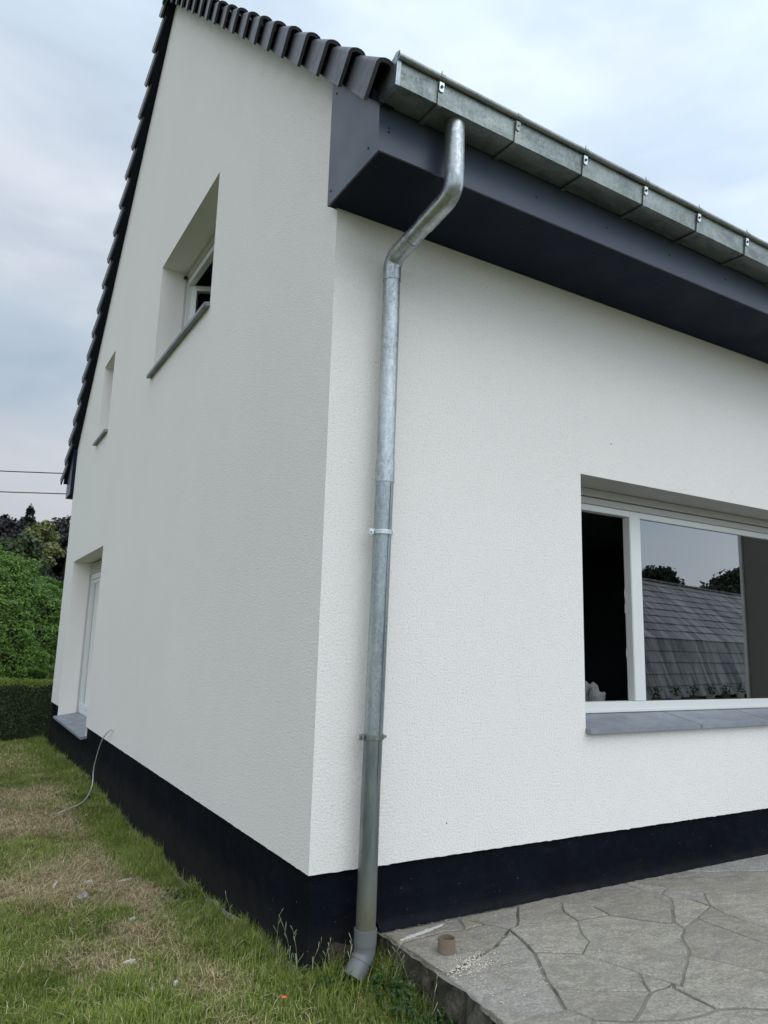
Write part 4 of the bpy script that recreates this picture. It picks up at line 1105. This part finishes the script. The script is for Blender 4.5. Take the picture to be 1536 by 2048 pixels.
def pot(x, y, i, lab):
    z = float(ground_z(x, y)); r_ = empty('flower_pot', (x, y, z)); tag(r_, lab, 'plant pot', 'pots along the barn foot')
    mb = MB(); mb.tube([(x, y, z), (x, y, z + 0.26), (x, y, z + 0.30)], [0.12, 0.16, 0.17], 14); mb.build('pot', M['pvc_white'] if i % 2 else M['card'], r_, origin=(x, y, z))
    vs = []; fs = []
    for k in range(90):
        a = random.uniform(0, 6.28); q = random.random(); hh = random.uniform(0.28, 0.62)
        c_ = Vector((x + 0.2 * q * math.cos(a), y + 0.2 * q * math.sin(a), z + hh)); b = len(vs)
        for _ in range(3): vs.append(c_ + Vector((random.uniform(-1, 1), random.uniform(-1, 1), random.uniform(-1, 1))) * 0.06)
        fs.append((b, b+1, b+2))
    mb = MB(); mb.v = vs; mb.f = fs; mb.sm = [False]*len(fs); mb.build('foliage', M['leafplain'], r_, fix=False, origin=(x, y, z))
M['leafplain'] = m_simple('plain_leaf', (0.06, 0.09, 0.025), 0.6, var=0.4, sc=8, bump=0)
for i in range(6):
    t = i / 5.0
    pot(19.6 + 7.2 * t, -13.1 - 1.65 * t, i, ['first flower pot from the left along the foot of the mirrored barn', 'second flower pot from the left along the foot of the mirrored barn', 'third flower pot from the left along the foot of the mirrored barn', 'fourth flower pot from the left along the foot of the mirrored barn', 'fifth flower pot from the left along the foot of the mirrored barn', 'rightmost flower pot along the foot of the mirrored barn'][i])

# ------------------------------------------------------------------ overhead wires
for (za, zb, lab) in ((7.317, 7.533, 'upper of two thin overhead wires crossing the sky left of the house'), (6.567, 6.769, 'lower of two thin overhead wires crossing the sky left of the house')):
    mb = MB(); P = []
    for i in range(41):
        x = -40 + 2.0 * i; k = (zb - za) / 2.12
        P.append((x, 25.0, za + k * (x + 0.738) * (1 if abs(x) < 8 else 1) + 0.0009 * ((x - 0.3) ** 2) - 0.001))
    mb.tube(P, 0.020, 6); w = mb.build('overhead_wire', M['wire'], fix=False); tag(w, lab, 'wire', 'overhead wires')

# ------------------------------------------------------------------ grass
def blades(n, xr, yr, hmean, wid, seed, keep=None):
    r = np.random.default_rng(seed)
    x = r.uniform(*xr, n); y = r.uniform(*yr, n)
    ok = np.where(y > 0.015, x < 0.008, x < 0.40 + 0.02 * (y > -2))
    ok &= ~(((x - 0.24) / 0.12) ** 2 + ((y + 0.15) / 0.15) ** 2 < 1)
    ok &= r.random(n) < np.clip((fbm(x * 9 + 5, y * 9, 55, 3) - 0.30) * 4.5, 0.25, 1)
    if keep is not None: ok &= keep(x, y, r)
    x, y = x[ok], y[ok]; n = len(x)
    d = dryness(x, y)
    wall = np.exp(-np.clip(-x, 0, 9) / 0.13) * (y > -0.3) + (y < 0.1) * np.exp(-np.clip(0.42 - x, 0, 9) / 0.3) * 0.8
    tuft = fbm(x * 6, y * 6, 77, 3)
    h = hmean * r.uniform(0.45, 1.35, n) * (0.75 + 0.9 * np.clip(tuft - 0.4, 0, 1) * 1.6) * (1 + 1.25 * wall) * (1 - 0.35 * d)
    z = ground_z(x, y)
    ang = r.uniform(0, 2*np.pi, n) + 0
    comb = fbm(x * 2.2 + 3, y * 2.2, 31, 2) * 12.0
    use = r.random(n) < 0.35; ang = np.where(use, comb + r.normal(0, 0.6, n), ang)
    lean = np.clip(r.normal(0.75, 0.35, n) + 0.35 * d, 0.1, 1.9)
    dx, dy = np.cos(ang), np.sin(ang)
    w = wid * r.uniform(0.6, 1.4, n); pa = ang + np.pi/2 + r.normal(0, 0.5, n); px, py = np.cos(pa) * w / 2, np.sin(pa) * w / 2
    h1 = h * 0.55
    mx, my, mz = x + dx * h1 * np.sin(lean * 0.55), y + dy * h1 * np.sin(lean * 0.55), z + h1 * np.cos(lean * 0.55)
    tx, ty, tz = mx + dx * h * 0.5 * np.sin(lean * 1.25), my + dy * h * 0.5 * np.sin(lean * 1.25), mz + h * 0.5 * np.cos(lean * 1.25)
    V = np.empty((n, 5, 3), np.float32)
    V[:, 0] = np.stack([x - px, y - py, z - 0.004], 1); V[:, 1] = np.stack([x + px, y + py, z - 0.004], 1)
    V[:, 2] = np.stack([mx - px * .8, my - py * .8, mz], 1); V[:, 3] = np.stack([mx + px * .8, my + py * .8, mz], 1); V[:, 4] = np.stack([tx, ty, tz], 1)
    b = np.arange(n)[:, None] * 5
    I = np.concatenate([b + 0, b + 1, b + 3, b + 0, b + 3, b + 2, b + 2, b + 3, b + 4], 1).ravel()
    dead = r.random(n) < np.clip(d * 0.80 + 0.13, 0, 0.92)
    q = r.random((n, 1)); g = GREEN * (1 - q) + GREEN2 * q
    lush = fbm(x * 1.1 + 40, y * 1.1, 8, 3)[:, None]; g = g * (0.75 + 0.6 * lush)
    s = r.random((n, 1)); t = TAN * (1 - s) + STRAW * s; t = np.where(r.random((n, 1)) < 0.3, OLIVE, t)
    col = np.where(dead[:, None], t, g) * r.uniform(0.7, 1.25, (n, 1))
    return V.reshape(-1, 3), I, np.repeat(col, 5, 0)
def join(parts):
    V = []; I = []; K = []; o = 0
    for v, i, c in parts: V.append(v); I.append(i + o); K.append(c); o += len(v)
    return np.concatenate(V), np.concatenate(I), np.concatenate(K)
def long_blades(n, xr, yr, h0, wid, seed):
    # long half-lying blades and straws woven over the turf
    r = np.random.default_rng(seed); x = r.uniform(*xr, n); y = r.uniform(*yr, n)
    ok = np.where(y > 0.015, x < -0.01, x < 0.38) & ~(((x - 0.24) / 0.13) ** 2 + ((y + 0.15) / 0.16) ** 2 < 1)
    ok &= r.random(n) < np.clip((fbm(x * 4 + 15, y * 4, 66, 3) - 0.35) * 4, 0.08, 1)
    x, y = x[ok], y[ok]; n = len(x); z = ground_z(x, y); d = dryness(x, y)
    ang = r.uniform(0, 2*np.pi, n); h = h0 * r.uniform(0.5, 1.5, n); up = r.uniform(0.12, 0.75, n)
    w = wid * r.uniform(0.6, 1.3, n); pa = ang + np.pi/2; px, py = np.cos(pa) * w / 2, np.sin(pa) * w / 2; bend = r.normal(0, 0.5, n)
    P = []; cx, cy, cz = x.copy(), y.copy(), z + 0.008
    for k in range(4):
        P.append((cx.copy(), cy.copy(), cz.copy())); a = ang + bend * k / 3; e = up * (1.0 - 0.55 * k) 
        cx = cx + np.cos(a) * np.cos(e) * h / 3; cy = cy + np.sin(a) * np.cos(e) * h / 3; cz = np.maximum(cz + np.sin(e) * h / 3, z + 0.012)
    V = np.empty((n, 7, 3), np.float32)
    for k in range(3):
        q = 1.0 - 0.18 * k
        V[:, 2*k] = np.stack([P[k][0] - px*q, P[k][1] - py*q, P[k][2]], 1); V[:, 2*k+1] = np.stack([P[k][0] + px*q, P[k][1] + py*q, P[k][2]], 1)
    V[:, 6] = np.stack(P[3], 1); b = np.arange(n)[:, None] * 7
    I = np.concatenate([b+i for i in (0, 1, 3, 0, 3, 2, 2, 3, 5, 2, 5, 4, 4, 5, 6)], 1).ravel()
    dead = r.random(n) < np.clip(d * 0.9 + 0.18, 0, 0.95); q = r.random((n, 1))
    col = np.where(dead[:, None], STRAW * q + TAN * (1 - q), (GREEN2 * 1.15) * q + GREEN * (1 - q)) * r.uniform(0.8, 1.3, (n, 1))
    return V.reshape(-1, 3), I, np.repeat(col, 7, 0)
view = lambda lim: (lambda x, y, r: x > -1.75 + 0.12 * np.clip(y, 0, 5) - 0.0)
parts = [
    blades(120000, (-1.75, 0.42), (-0.95, 1.6), 0.042, 0.0030, 1),
    blades(110000, (-1.5, 0.01), (1.6, 4.2), 0.044, 0.0036, 2),
    blades(75000, (-1.3, 0.01), (4.2, 8.0), 0.048, 0.0052, 3),
    blades(45000, (-1.5, 0.5), (8.0, 11.7), 0.055, 0.0075, 4, keep=lambda x, y, r: (x < 0.008) | (y > 10.9)),
    blades(30000, (-4.5, -1.4), (-3.0, 11.5), 0.06, 0.009, 5),
    blades(14000, (-3.5, 0.42), (-4.5, -0.95), 0.05, 0.008, 6),
]
parts += [long_blades(9000, (-1.75, 0.40), (-0.95, 1.8), 0.085, 0.0034, 51), long_blades(8000, (-1.5, 0.0), (1.8, 4.5), 0.085, 0.004, 52), long_blades(5000, (-1.4, 0.0), (4.5, 9.0), 0.10, 0.0055, 53)]
v, i, c = join(parts)
o = np_mesh('grass', v, 3, i, M['grass'], col=c)
tag(o, 'patchy lawn of short green and straw coloured grass beside the gable', 'grass', kind='stuff')

# taller seed stalks against the plinth, each a thing of its own kind (weed plants)
def stalk(x, y, h, lean, ang, seed, label, heads=3):
    r = random.Random(seed); z = float(ground_z(x, y)); root = empty('seed_stalk', (x, y, z)); tag(root, label, 'weed', 'seed stalks at the house corner')
    P = []; 
    for k in range(6):
        t = k / 5; P.append((x + math.cos(ang) * lean * t * t * h, y + math.sin(ang) * lean * t * t * h, z + h * t * (1 - 0.1 * lean * t)))
    mb = MB(); mb.tube(P, [0.0013, 0.0012, 0.0011, 0.001, 0.0009, 0.0007], 5, cap=False); mb.build('stem', M['stalk'], root, fix=False, origin=(x, y, z))
    hd = MB()
    for k in range(heads):
        b = Vector(P[3]).lerp(Vector(P[5]), k / max(1, heads - 1) * 0.9 + 0.05); a = r.uniform(0, 6.28); l = h * r.uniform(0.12, 0.25)
        e_ = b + Vector((math.cos(a) * l * 0.5, math.sin(a) * l * 0.5, l * 0.8))
        hd.tube([b, b.lerp(e_, 0.4), b.lerp(e_, 0.75), e_], [0.0007, 0.0012, 0.0019, 0.0006], 5, cap=False)
    hd.build('seed_head', M['seed'], root, fix=False, origin=(x, y, z))
    lf = MB()
    for k in range(4):
        a = r.uniform(0, 6.28); b = Vector(P[0]).lerp(Vector(P[3]), r.random() * 0.6); l = h * r.uniform(0.3, 0.5); d1 = Vector((math.cos(a), math.sin(a), 0)); s_ = Vector((-math.sin(a), math.cos(a), 0)) * 0.0022
        m1 = b + d1 * l * 0.4 + Vector((0, 0, l * 0.45)); e_ = b + d1 * l * 0.9 + Vector((0, 0, l * 0.3))
        lf.add([b - s_, b + s_, m1 + s_, m1 - s_, e_], [(0, 1, 2, 3), (3, 2, 4)])
    lf.build('leaf', M['stalk'], root, fix=False, origin=(x, y, z))
M['stalk'] = m_simple('stalk_green', (0.20, 0.24, 0.11), 0.6, var=0.3, sc=20, bump=0)
M['seed'] = m_simple('seed_head_tan', (0.34, 0.34, 0.23), 0.8, var=0.3, sc=30, bump=0)
_st = [(-0.030, 0.30, 0.19, .2, 1.0, 'leftmost tall seed stalk against the dark plinth'), (0.000, 0.17, 0.20, .35, 2.0, 'forked seed stalk left of the plinth corner'),
       (-0.01, 0.06, 0.20, .15, 3.0, 'tallest feathery seed stalk just left of the plinth corner'), (0.03, -0.01, 0.17, .3, 5.2, 'bent seed stalk in front of the plinth corner'),
       (0.085, -0.04, 0.15, .25, 0.3, 'thin seed stalk just right of the plinth corner'), (0.165, -0.16, 0.17, .2, 0.7, 'seed stalk in front of the bare masonry left of the pipe foot'),
       (-0.085, 0.85, 0.16, .3, 2.2, 'lone curved seed stalk midway along the near plinth'), (0.33, -0.22, 0.19, .5, 5.4, 'leaning seed stalk crossing below the grey pipe elbow'),
       (0.37, -0.42, 0.20, .3, 2.6, 'seed stalk standing against the rough side of the patio'), (0.36, -0.62, 0.21, .2, 4.6, 'lowest seed stalk beside the patio edge')]
for k, (x, y, h, l, a, lab) in enumerate(_st): stalk(x, y, h * 1.2, l, a, 40 + k, lab, 3 + k % 3)

def leaf_mesh(P, N, size, seed, cols, fold=0.25, aspect=0.6, spread=0.7):
    """diamond leaves, two triangles each, at points P with mean direction N"""
    r = np.random.default_rng(seed); n = len(P)
    D = N + r.normal(0, spread, (n, 3)); D /= np.linalg.norm(D, axis=1, keepdims=True) + 1e-9
    T = np.cross(D, r.normal(0, 1, (n, 3))); T /= np.linalg.norm(T, axis=1, keepdims=True) + 1e-9
    T[:, 2] -= 0.35; T /= np.linalg.norm(T, axis=1, keepdims=True) + 1e-9
    B = np.cross(D, T); B /= np.linalg.norm(B, axis=1, keepdims=True) + 1e-9
    s = (size * r.uniform(0.6, 1.3, n))[:, None]
    V = np.empty((n, 4, 3), np.float32)
    V[:, 0] = P - T * s * 0.5; V[:, 1] = P + B * s * aspect * 0.5 + D * s * fold * 0.3; V[:, 2] = P + T * s * 0.5; V[:, 3] = P - B * s * aspect * 0.5 + D * s * fold * 0.3
    b = np.arange(n)[:, None] * 4
    I = np.concatenate([b, b + 1, b + 2, b, b + 2, b + 3], 1).ravel()
    ci = r.integers(0, len(cols), n); col = np.array(cols)[ci] * r.uniform(0.7, 1.25, (n, 1))
    return V.reshape(-1, 3), I, np.repeat(col, 4, 0)

# broad leaved weeds in the corner between pipe and patio
def weed(x, y, n, rad_, h, seed, label, mat_cols):
    r = np.random.default_rng(seed); z = float(ground_z(x, y)); root = empty('leafy_weed', (x, y, z)); tag(root, label, 'weed', 'broad leaved weeds by the pipe foot')
    P = np.stack([r.normal(0, rad_ * 0.5, n), r.normal(0, rad_ * 0.5, n), np.abs(r.normal(h * 0.45, h * 0.25, n)) + 0.01], 1)
    v, i, c = leaf_mesh(P, np.tile([0, 0, 1.0], (n, 1)), 0.032, seed, mat_cols, spread=0.45, aspect=0.55)
    np_mesh('foliage', v, 3, i, M['leaf'], root, c)
    mb = MB()
    for k in range(7):
        a = r.uniform(0, 6.28); q = rad_ * r.uniform(0.2, 0.6); mb.tube([(0, 0, 0), (math.cos(a)*q*0.5, math.sin(a)*q*0.5, h*0.4), (math.cos(a)*q, math.sin(a)*q, h*0.7)], 0.0012, 4, cap=False)
    mb.build('stem', M['stalk'], root, fix=False)
wc = [(0.035, 0.085, 0.015), (0.05, 0.11, 0.02), (0.028, 0.07, 0.015)]
weed(0.31, -0.30, 240, 0.12, 0.07, 1, 'leafy green weed directly below the grey plastic elbow', wc)
weed(0.34, -0.34, 230, 0.13, 0.10, 2, 'dense dark green weed against the patio side', wc)
weed(0.08, -0.12, 140, 0.11, 0.05, 3, 'low leafy weed left of the pipe foot', wc)
weed(0.30, -0.50, 160, 0.11, 0.08, 4, 'lowest leafy weed, furthest along the patio side', wc)
weed(0.37, -0.85, 200, 0.12, 0.10, 8, 'grey green weed at the lower end of the patio side', wc)
weed(0.36, -0.66, 200, 0.10, 0.08, 9, 'small weed tuft between two others along the patio side', wc)
weed(-0.10, 1.7, 180, 0.16, 0.05, 5, 'clump of small round leaves against the middle of the long plinth', wc)
weed(-0.14, 5.6, 260, 0.25, 0.07, 6, 'leafy clump on the ground beside the hanging cable', wc)

# ------------------------------------------------------------------ hedges
def box_points(n, a, b, seed, weight_x=None, power=1):
    r = np.random.default_rng(seed); x0, y0, z0 = a; x1, y1, z1 = b
    A = np.array([(x1-x0)*(z1-z0), (x1-x0)*(z1-z0)*0.3, (x1-x0)*(y1-y0), (y1-y0)*(z1-z0), (y1-y0)*(z1-z0)]); f = r.choice(5, n, p=A / A.sum())
    u = r.random(n); w = r.random(n); P = np.empty((n, 3)); N = np.zeros((n, 3))
    for k in range(5):
        m = f == k
        if k < 2: P[m] = np.stack([x0+(x1-x0)*u[m], np.full(m.sum(), y0 if k == 0 else y1), z0+(z1-z0)*w[m]], 1); N[m] = (0, -1 if k == 0 else 1, 0.3)
        elif k == 2: P[m] = np.stack([x0+(x1-x0)*u[m], y0+(y1-y0)*w[m], np.full(m.sum(), z1)], 1); N[m] = (0, 0, 1)
        else: P[m] = np.stack([np.full(m.sum(), x0 if k == 3 else x1), y0+(y1-y0)*u[m], z0+(z1-z0)*w[m]], 1); N[m] = (-1 if k == 3 else 1, 0, 0.2)
    P += r.normal(0, 0.02, (n, 3)) + N * (fbm(P[:, 0] * 2.5 + 30, P[:, 2] * 2.5 + P[:, 1] * 1.7, seed, 3) - 0.5)[:, None] * 0.12
    return P, N
low = empty('clipped_hedge', (-2.0, 11.7, -0.3)); tag(low, 'low dark clipped hedge with a bright green top behind the lawn', 'hedge')
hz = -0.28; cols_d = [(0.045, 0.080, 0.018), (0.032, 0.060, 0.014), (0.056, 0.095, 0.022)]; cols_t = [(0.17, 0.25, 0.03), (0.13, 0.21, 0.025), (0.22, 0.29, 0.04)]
pp = []
for (a, b, n, sd_) in (((-1.7, 11.72, hz), (1.6, 12.45, 0.78), 34000, 1), ((-9.0, 11.72, hz), (-1.7, 12.45, 0.78), 15000, 2), ((1.6, 11.72, hz), (9.0, 12.45, 0.78), 9000, 3)):
    P, N = box_points(n, a, b, sd_)
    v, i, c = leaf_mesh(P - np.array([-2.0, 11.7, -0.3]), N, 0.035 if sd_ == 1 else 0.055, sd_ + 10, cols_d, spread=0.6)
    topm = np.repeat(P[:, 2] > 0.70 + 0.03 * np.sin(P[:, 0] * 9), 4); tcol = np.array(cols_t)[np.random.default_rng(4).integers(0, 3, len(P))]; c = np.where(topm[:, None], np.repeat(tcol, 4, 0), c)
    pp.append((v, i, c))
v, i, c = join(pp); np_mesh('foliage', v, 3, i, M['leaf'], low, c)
mb = MB(); mb.box((-6.9, 0.10, 0.0), (10.9, 0.68, 1.0)); mb.build('inner_twigs', M['bark'], low)
for k in range(9):
    x = -6.5 + k * 2.1; mb = MB(); mb.tube([(x, 0.4, -0.02), (x, 0.4, 0.35)], 0.03, 7); mb.build('trunk', M['bark'], low)

def crown_points(center, radii, n, seed, nclump, clump_r, view_bias=True, flat=1.0):
    r = np.random.default_rng(seed); c = np.array(center); R_ = np.array(radii)
    d = r.normal(0, 1, (nclump, 3)); d[:, 2] = np.abs(d[:, 2]) * 1.1 - 0.45; d /= np.linalg.norm(d, axis=1, keepdims=True)
    cl = c + d * R_ * r.uniform(0.72, 1.0, (nclump, 1))
    k = r.integers(0, nclump, n); q = r.normal(0, 1, (n, 3)); q /= np.linalg.norm(q, axis=1, keepdims=True)
    cr_ = clump_r * r.uniform(0.6, 1.3, nclump)
    P = cl[k] + q * (cr_[k] * r.random(n) ** 0.45)[:, None] * np.array([1, 1, 0.75 * flat])
    N = q + 0.5 * (P - c) / R_ + np.array([0, 0, 0.35]); N /= np.linalg.norm(N, axis=1, keepdims=True)
    return P, N
def tree(name, label, base, h, crown_c, radii, n, size, cols, seed, group, nclump=40, clump_r=0.8, trunk_r=0.2, cat='tree', limbs=7):
    root = empty(name, base); tag(root, label, cat, group)
    b = np.array(base); cc_ = np.array(crown_c) - b
    P, N = crown_points(cc_, radii, n, seed, nclump, clump_r)
    v, i, c = leaf_mesh(P, N, size, seed, cols)
    np_mesh('crown', v, 3, i, M['leaf'], root, c)
    mb = MB(); r = random.Random(seed); top = Vector(cc_) + Vector((0, 0, radii[2] * 0.4))
    mb.tube([(0, 0, 0), (r.uniform(-.1, .1), 0, h * 0.3), Vector((cc_[0] * 0.7, cc_[1] * 0.7, h * 0.55)), top], [trunk_r * 1.25, trunk_r, trunk_r * 0.7, trunk_r * 0.15], 9); mb.build('trunk', M['bark'], root)
    lm = MB()
    for k in range(limbs):
        a = 2 * math.pi * k / limbs + r.uniform(-.4, .4); s_ = Vector((cc_[0] * 0.6, cc_[1] * 0.6, h * r.uniform(0.3, 0.6)))
        e_ = Vector(cc_) + Vector((math.cos(a) * radii[0] * 0.75, math.sin(a) * radii[1] * 0.75, radii[2] * r.uniform(-0.2, 0.6)))
        lm.tube([s_, s_.lerp(e_, 0.5) + Vector((0, 0, 0.1 * h * 0.3)), e_], [trunk_r * 0.4, trunk_r * 0.25, trunk_r * 0.06], 6)
    lm.build('limb', M['bark'], root)
    return root
# tall rounded beech hedge behind the low one
tall = empty('beech_hedge', (-3.5, 15.8, -0.3)); tag(tall, 'tall rounded bright green leafy hedge rising behind the low clipped hedge', 'hedge')
r = np.random.default_rng(3); n = 240000
th_ = r.uniform(0, 2*np.pi, n); ph = np.arccos(r.uniform(-0.75, 1, n))
D = np.stack([np.sin(ph) * np.cos(th_), np.sin(ph) * np.sin(th_), np.cos(ph)], 1)
keep = (D[:, 1] < 0.25) & ((D[:, 0] > 0.30) | (r.random(n) < 0.16)); D = D[keep]; n = len(D)
Rr = np.array([4.7, 1.9, 2.75]); sup = np.abs(D) ** 2.3; kk = (sup.sum(1)) ** (-1 / 2.3)
bul = 1 + 0.11 * (fbm(D[:, 0] * 14 + 60, D[:, 2] * 9 + 60 + D[:, 1] * 5, 12, 3) - 0.5) * 2 + 0.03 * (fbm(D[:, 0] * 45 + 60, D[:, 2] * 30 + 60, 13, 2) - 0.5) * 2
P = D * Rr * (kk * bul * r.uniform(0.955, 1.0, n))[:, None]; P[:, 2] += 1.4
m = P[:, 2] > 0.02; P, D = P[m], D[m]
v, i, c = leaf_mesh(P, D * np.array([1, 1.5, 1]) + np.array([0, -0.2, 0.45]), 0.066, 5, [(0.09, 0.19, 0.02), (0.15, 0.28, 0.03), (0.06, 0.12, 0.016), (0.12, 0.24, 0.024)], spread=0.42, aspect=0.62)
np_mesh('foliage', v, 3, i, M['leaf'], tall, c)
mb = MB(); vs = []; 
for j in range(9):
    for k in range(20):
        a = 2*math.pi*k/20; t = j / 8 * math.pi / 2; s_ = 0.86
        vs.append((4.7*s_*math.cos(t)**0.6*math.cos(a), 1.9*s_*math.cos(t)**0.6*math.sin(a), 0.0 + (2.75*s_ + 1.3) * math.sin(t)))
mb.add(vs, [(j*20+k, j*20+(k+1) % 20, (j+1)*20+(k+1) % 20, (j+1)*20+k) for j in range(8) for k in range(20)]); mb.build('inner_branches', M['hedge_core'] if 'hedge_core' in M else M['bark'], tall)
for k in range(4):
    x = -3 + k * 2.0; mb = MB(); mb.tube([(x, 0, -0.1), (x, 0, 0.8)], 0.06, 8); mb.build('trunk', M['bark'], tall)

# ------------------------------------------------------------------ trees beyond the hedges
cop = [(0.020, 0.014, 0.018), (0.016, 0.012, 0.016), (0.030, 0.018, 0.020), (0.014, 0.016, 0.016)]
drk = [(0.018, 0.030, 0.018), (0.026, 0.036, 0.022), (0.014, 0.022, 0.014)]
yel = [(0.20, 0.21, 0.075), (0.15, 0.17, 0.055), (0.12, 0.14, 0.05), (0.24, 0.24, 0.10)]
grn = [(0.055, 0.085, 0.030), (0.075, 0.105, 0.038), (0.045, 0.07, 0.026)]
G_ = 'trees beyond the hedges'
gz0 = -0.5
tree('copper_beech', 'dark purple leaved beech at the left edge of the far treeline', (-2.2, 45, gz0), 9, (-2.0, 45, 5.4), (2.4, 2.2, 3.3), 9000, 0.30, cop, 1, G_, 60, 0.8, 0.3)
tree('copper_beech', 'dark purple leaved beech at the centre of the far treeline, left of the conifer', (0.9, 44, gz0), 9, (0.9, 44, 5.5), (1.5, 1.8, 3.1), 9000, 0.28, cop, 2, G_, 60, 0.65, 0.3)
tree('copper_beech', 'dark purple leaved beech just left of the house, tallest on the right', (4.0, 43, gz0), 9, (3.9, 43, 5.0), (1.9, 2.0, 3.5), 11000, 0.28, cop + drk, 3, G_, 60, 0.7, 0.3)
tree('dark_tree', 'blackish green tree between the two copper beeches on the skyline', (2.5, 47, gz0), 9, (2.5, 47, 5.0), (1.6, 1.5, 3.9), 9000, 0.28, drk, 4, G_, 55, 0.65, 0.3)
tree('dark_tree', 'wide dark tree partly hidden by the house at the far right of the treeline', (6.6, 45, gz0), 9, (6.6, 45, 5.0), (2.2, 2, 3.8), 7000, 0.32, drk, 5, G_, 50, 0.9, 0.3)
# conifer
root = empty('conifer', (1.95, 46, gz0)); tag(root, 'thin conifer spire standing above the copper beeches', 'tree', G_)
r = np.random.default_rng(9); n = 6000; t = r.random(n) ** 0.8; lay = np.floor(t * 14) / 14 + r.normal(0, 0.012, n); rr_ = (1 - lay) * 1.9 * r.random(n) ** 0.5 + 0.04; a = r.uniform(0, 6.28, n)
P = np.stack([rr_ * np.cos(a), rr_ * np.sin(a), 2.0 + lay * 8.3 - rr_ * 0.28], 1); N = np.stack([np.cos(a) * .4, np.sin(a) * .4, np.ones(n)], 1)
v, i, c = leaf_mesh(P, N, 0.26, 6, [(0.020, 0.040, 0.026), (0.028, 0.052, 0.032)]); np_mesh('crown', v, 3, i, M['leaf'], root, c)
mb = MB(); mb.tube([(0, 0, 0), (0, 0, 5), (0, 0, 10.2)], [0.2, 0.12, 0.02], 8); mb.build('trunk', M['bark'], root)
tree('chestnut', 'yellow green blossoming tree in front of the dark treeline beside the house', (1.85, 33, gz0), 6.5, (1.65, 33, 5.45), (0.75, 0.75, 1.35), 6500, 0.20, yel, 7, G_, 26, 0.42, 0.14)
tree('maple', 'soft mid green tree above the tall hedge, left of the yellow green one', (0.15, 29, gz0), 6, (0.1, 29, 4.35), (1.15, 1.0, 1.25), 8000, 0.19, grn, 8, G_, 34, 0.45, 0.14)
tree('elder_bush', 'small yellow green bush cut by the left picture edge above the tall hedge', (-1.55, 27, gz0), 5, (-1.6, 27, 4.0), (0.95, 0.8, 1.4), 4500, 0.19, yel, 10, G_, 24, 0.42, 0.12)
tree('shrub', 'dark lower shrubs between the tall hedge and the house wall', (2.3, 30, gz0), 3.5, (2.4, 30, 1.9), (1.6, 1.0, 2.0), 7000, 0.18, drk + grn[:1], 11, G_, 36, 0.6, 0.12, cat='bush')
tree('dark_tree', 'dark tree low behind the maple, filling the foot of the treeline', (-0.2, 36, gz0), 6, (-0.1, 36, 3.3), (2.8, 1.2, 2.5), 8000, 0.24, drk, 12, G_, 55, 0.8, 0.15)
tree('dark_tree', 'broad dark tree far out to the left of the treeline', (-7.0, 45, gz0), 8, (-7.0, 45, 4.6), (3.0, 2.5, 3.6), 6000, 0.36, drk, 13, G_, 50, 1.0, 0.3)
# trees mirrored above the barn ridge
tree('mirrored_tree', 'dark round tree behind the barn, mirrored at the left of the large pane', (36.4, -27, gz0), 7, (36.4, -27, 5.2), (1.7, 2.0, 1.6), 5000, 0.3, drk + grn[:1], 14, 'trees behind the barn', 40, 0.8, 0.2)
tree('mirrored_tree', 'larger dark tree group behind the barn, mirrored at the right of the large pane', (45.5, -26, gz0), 8, (45.5, -26, 5.2), (3.6, 2.4, 2.3), 11000, 0.3, drk + grn[:1], 15, 'trees behind the barn', 80, 0.9, 0.2)
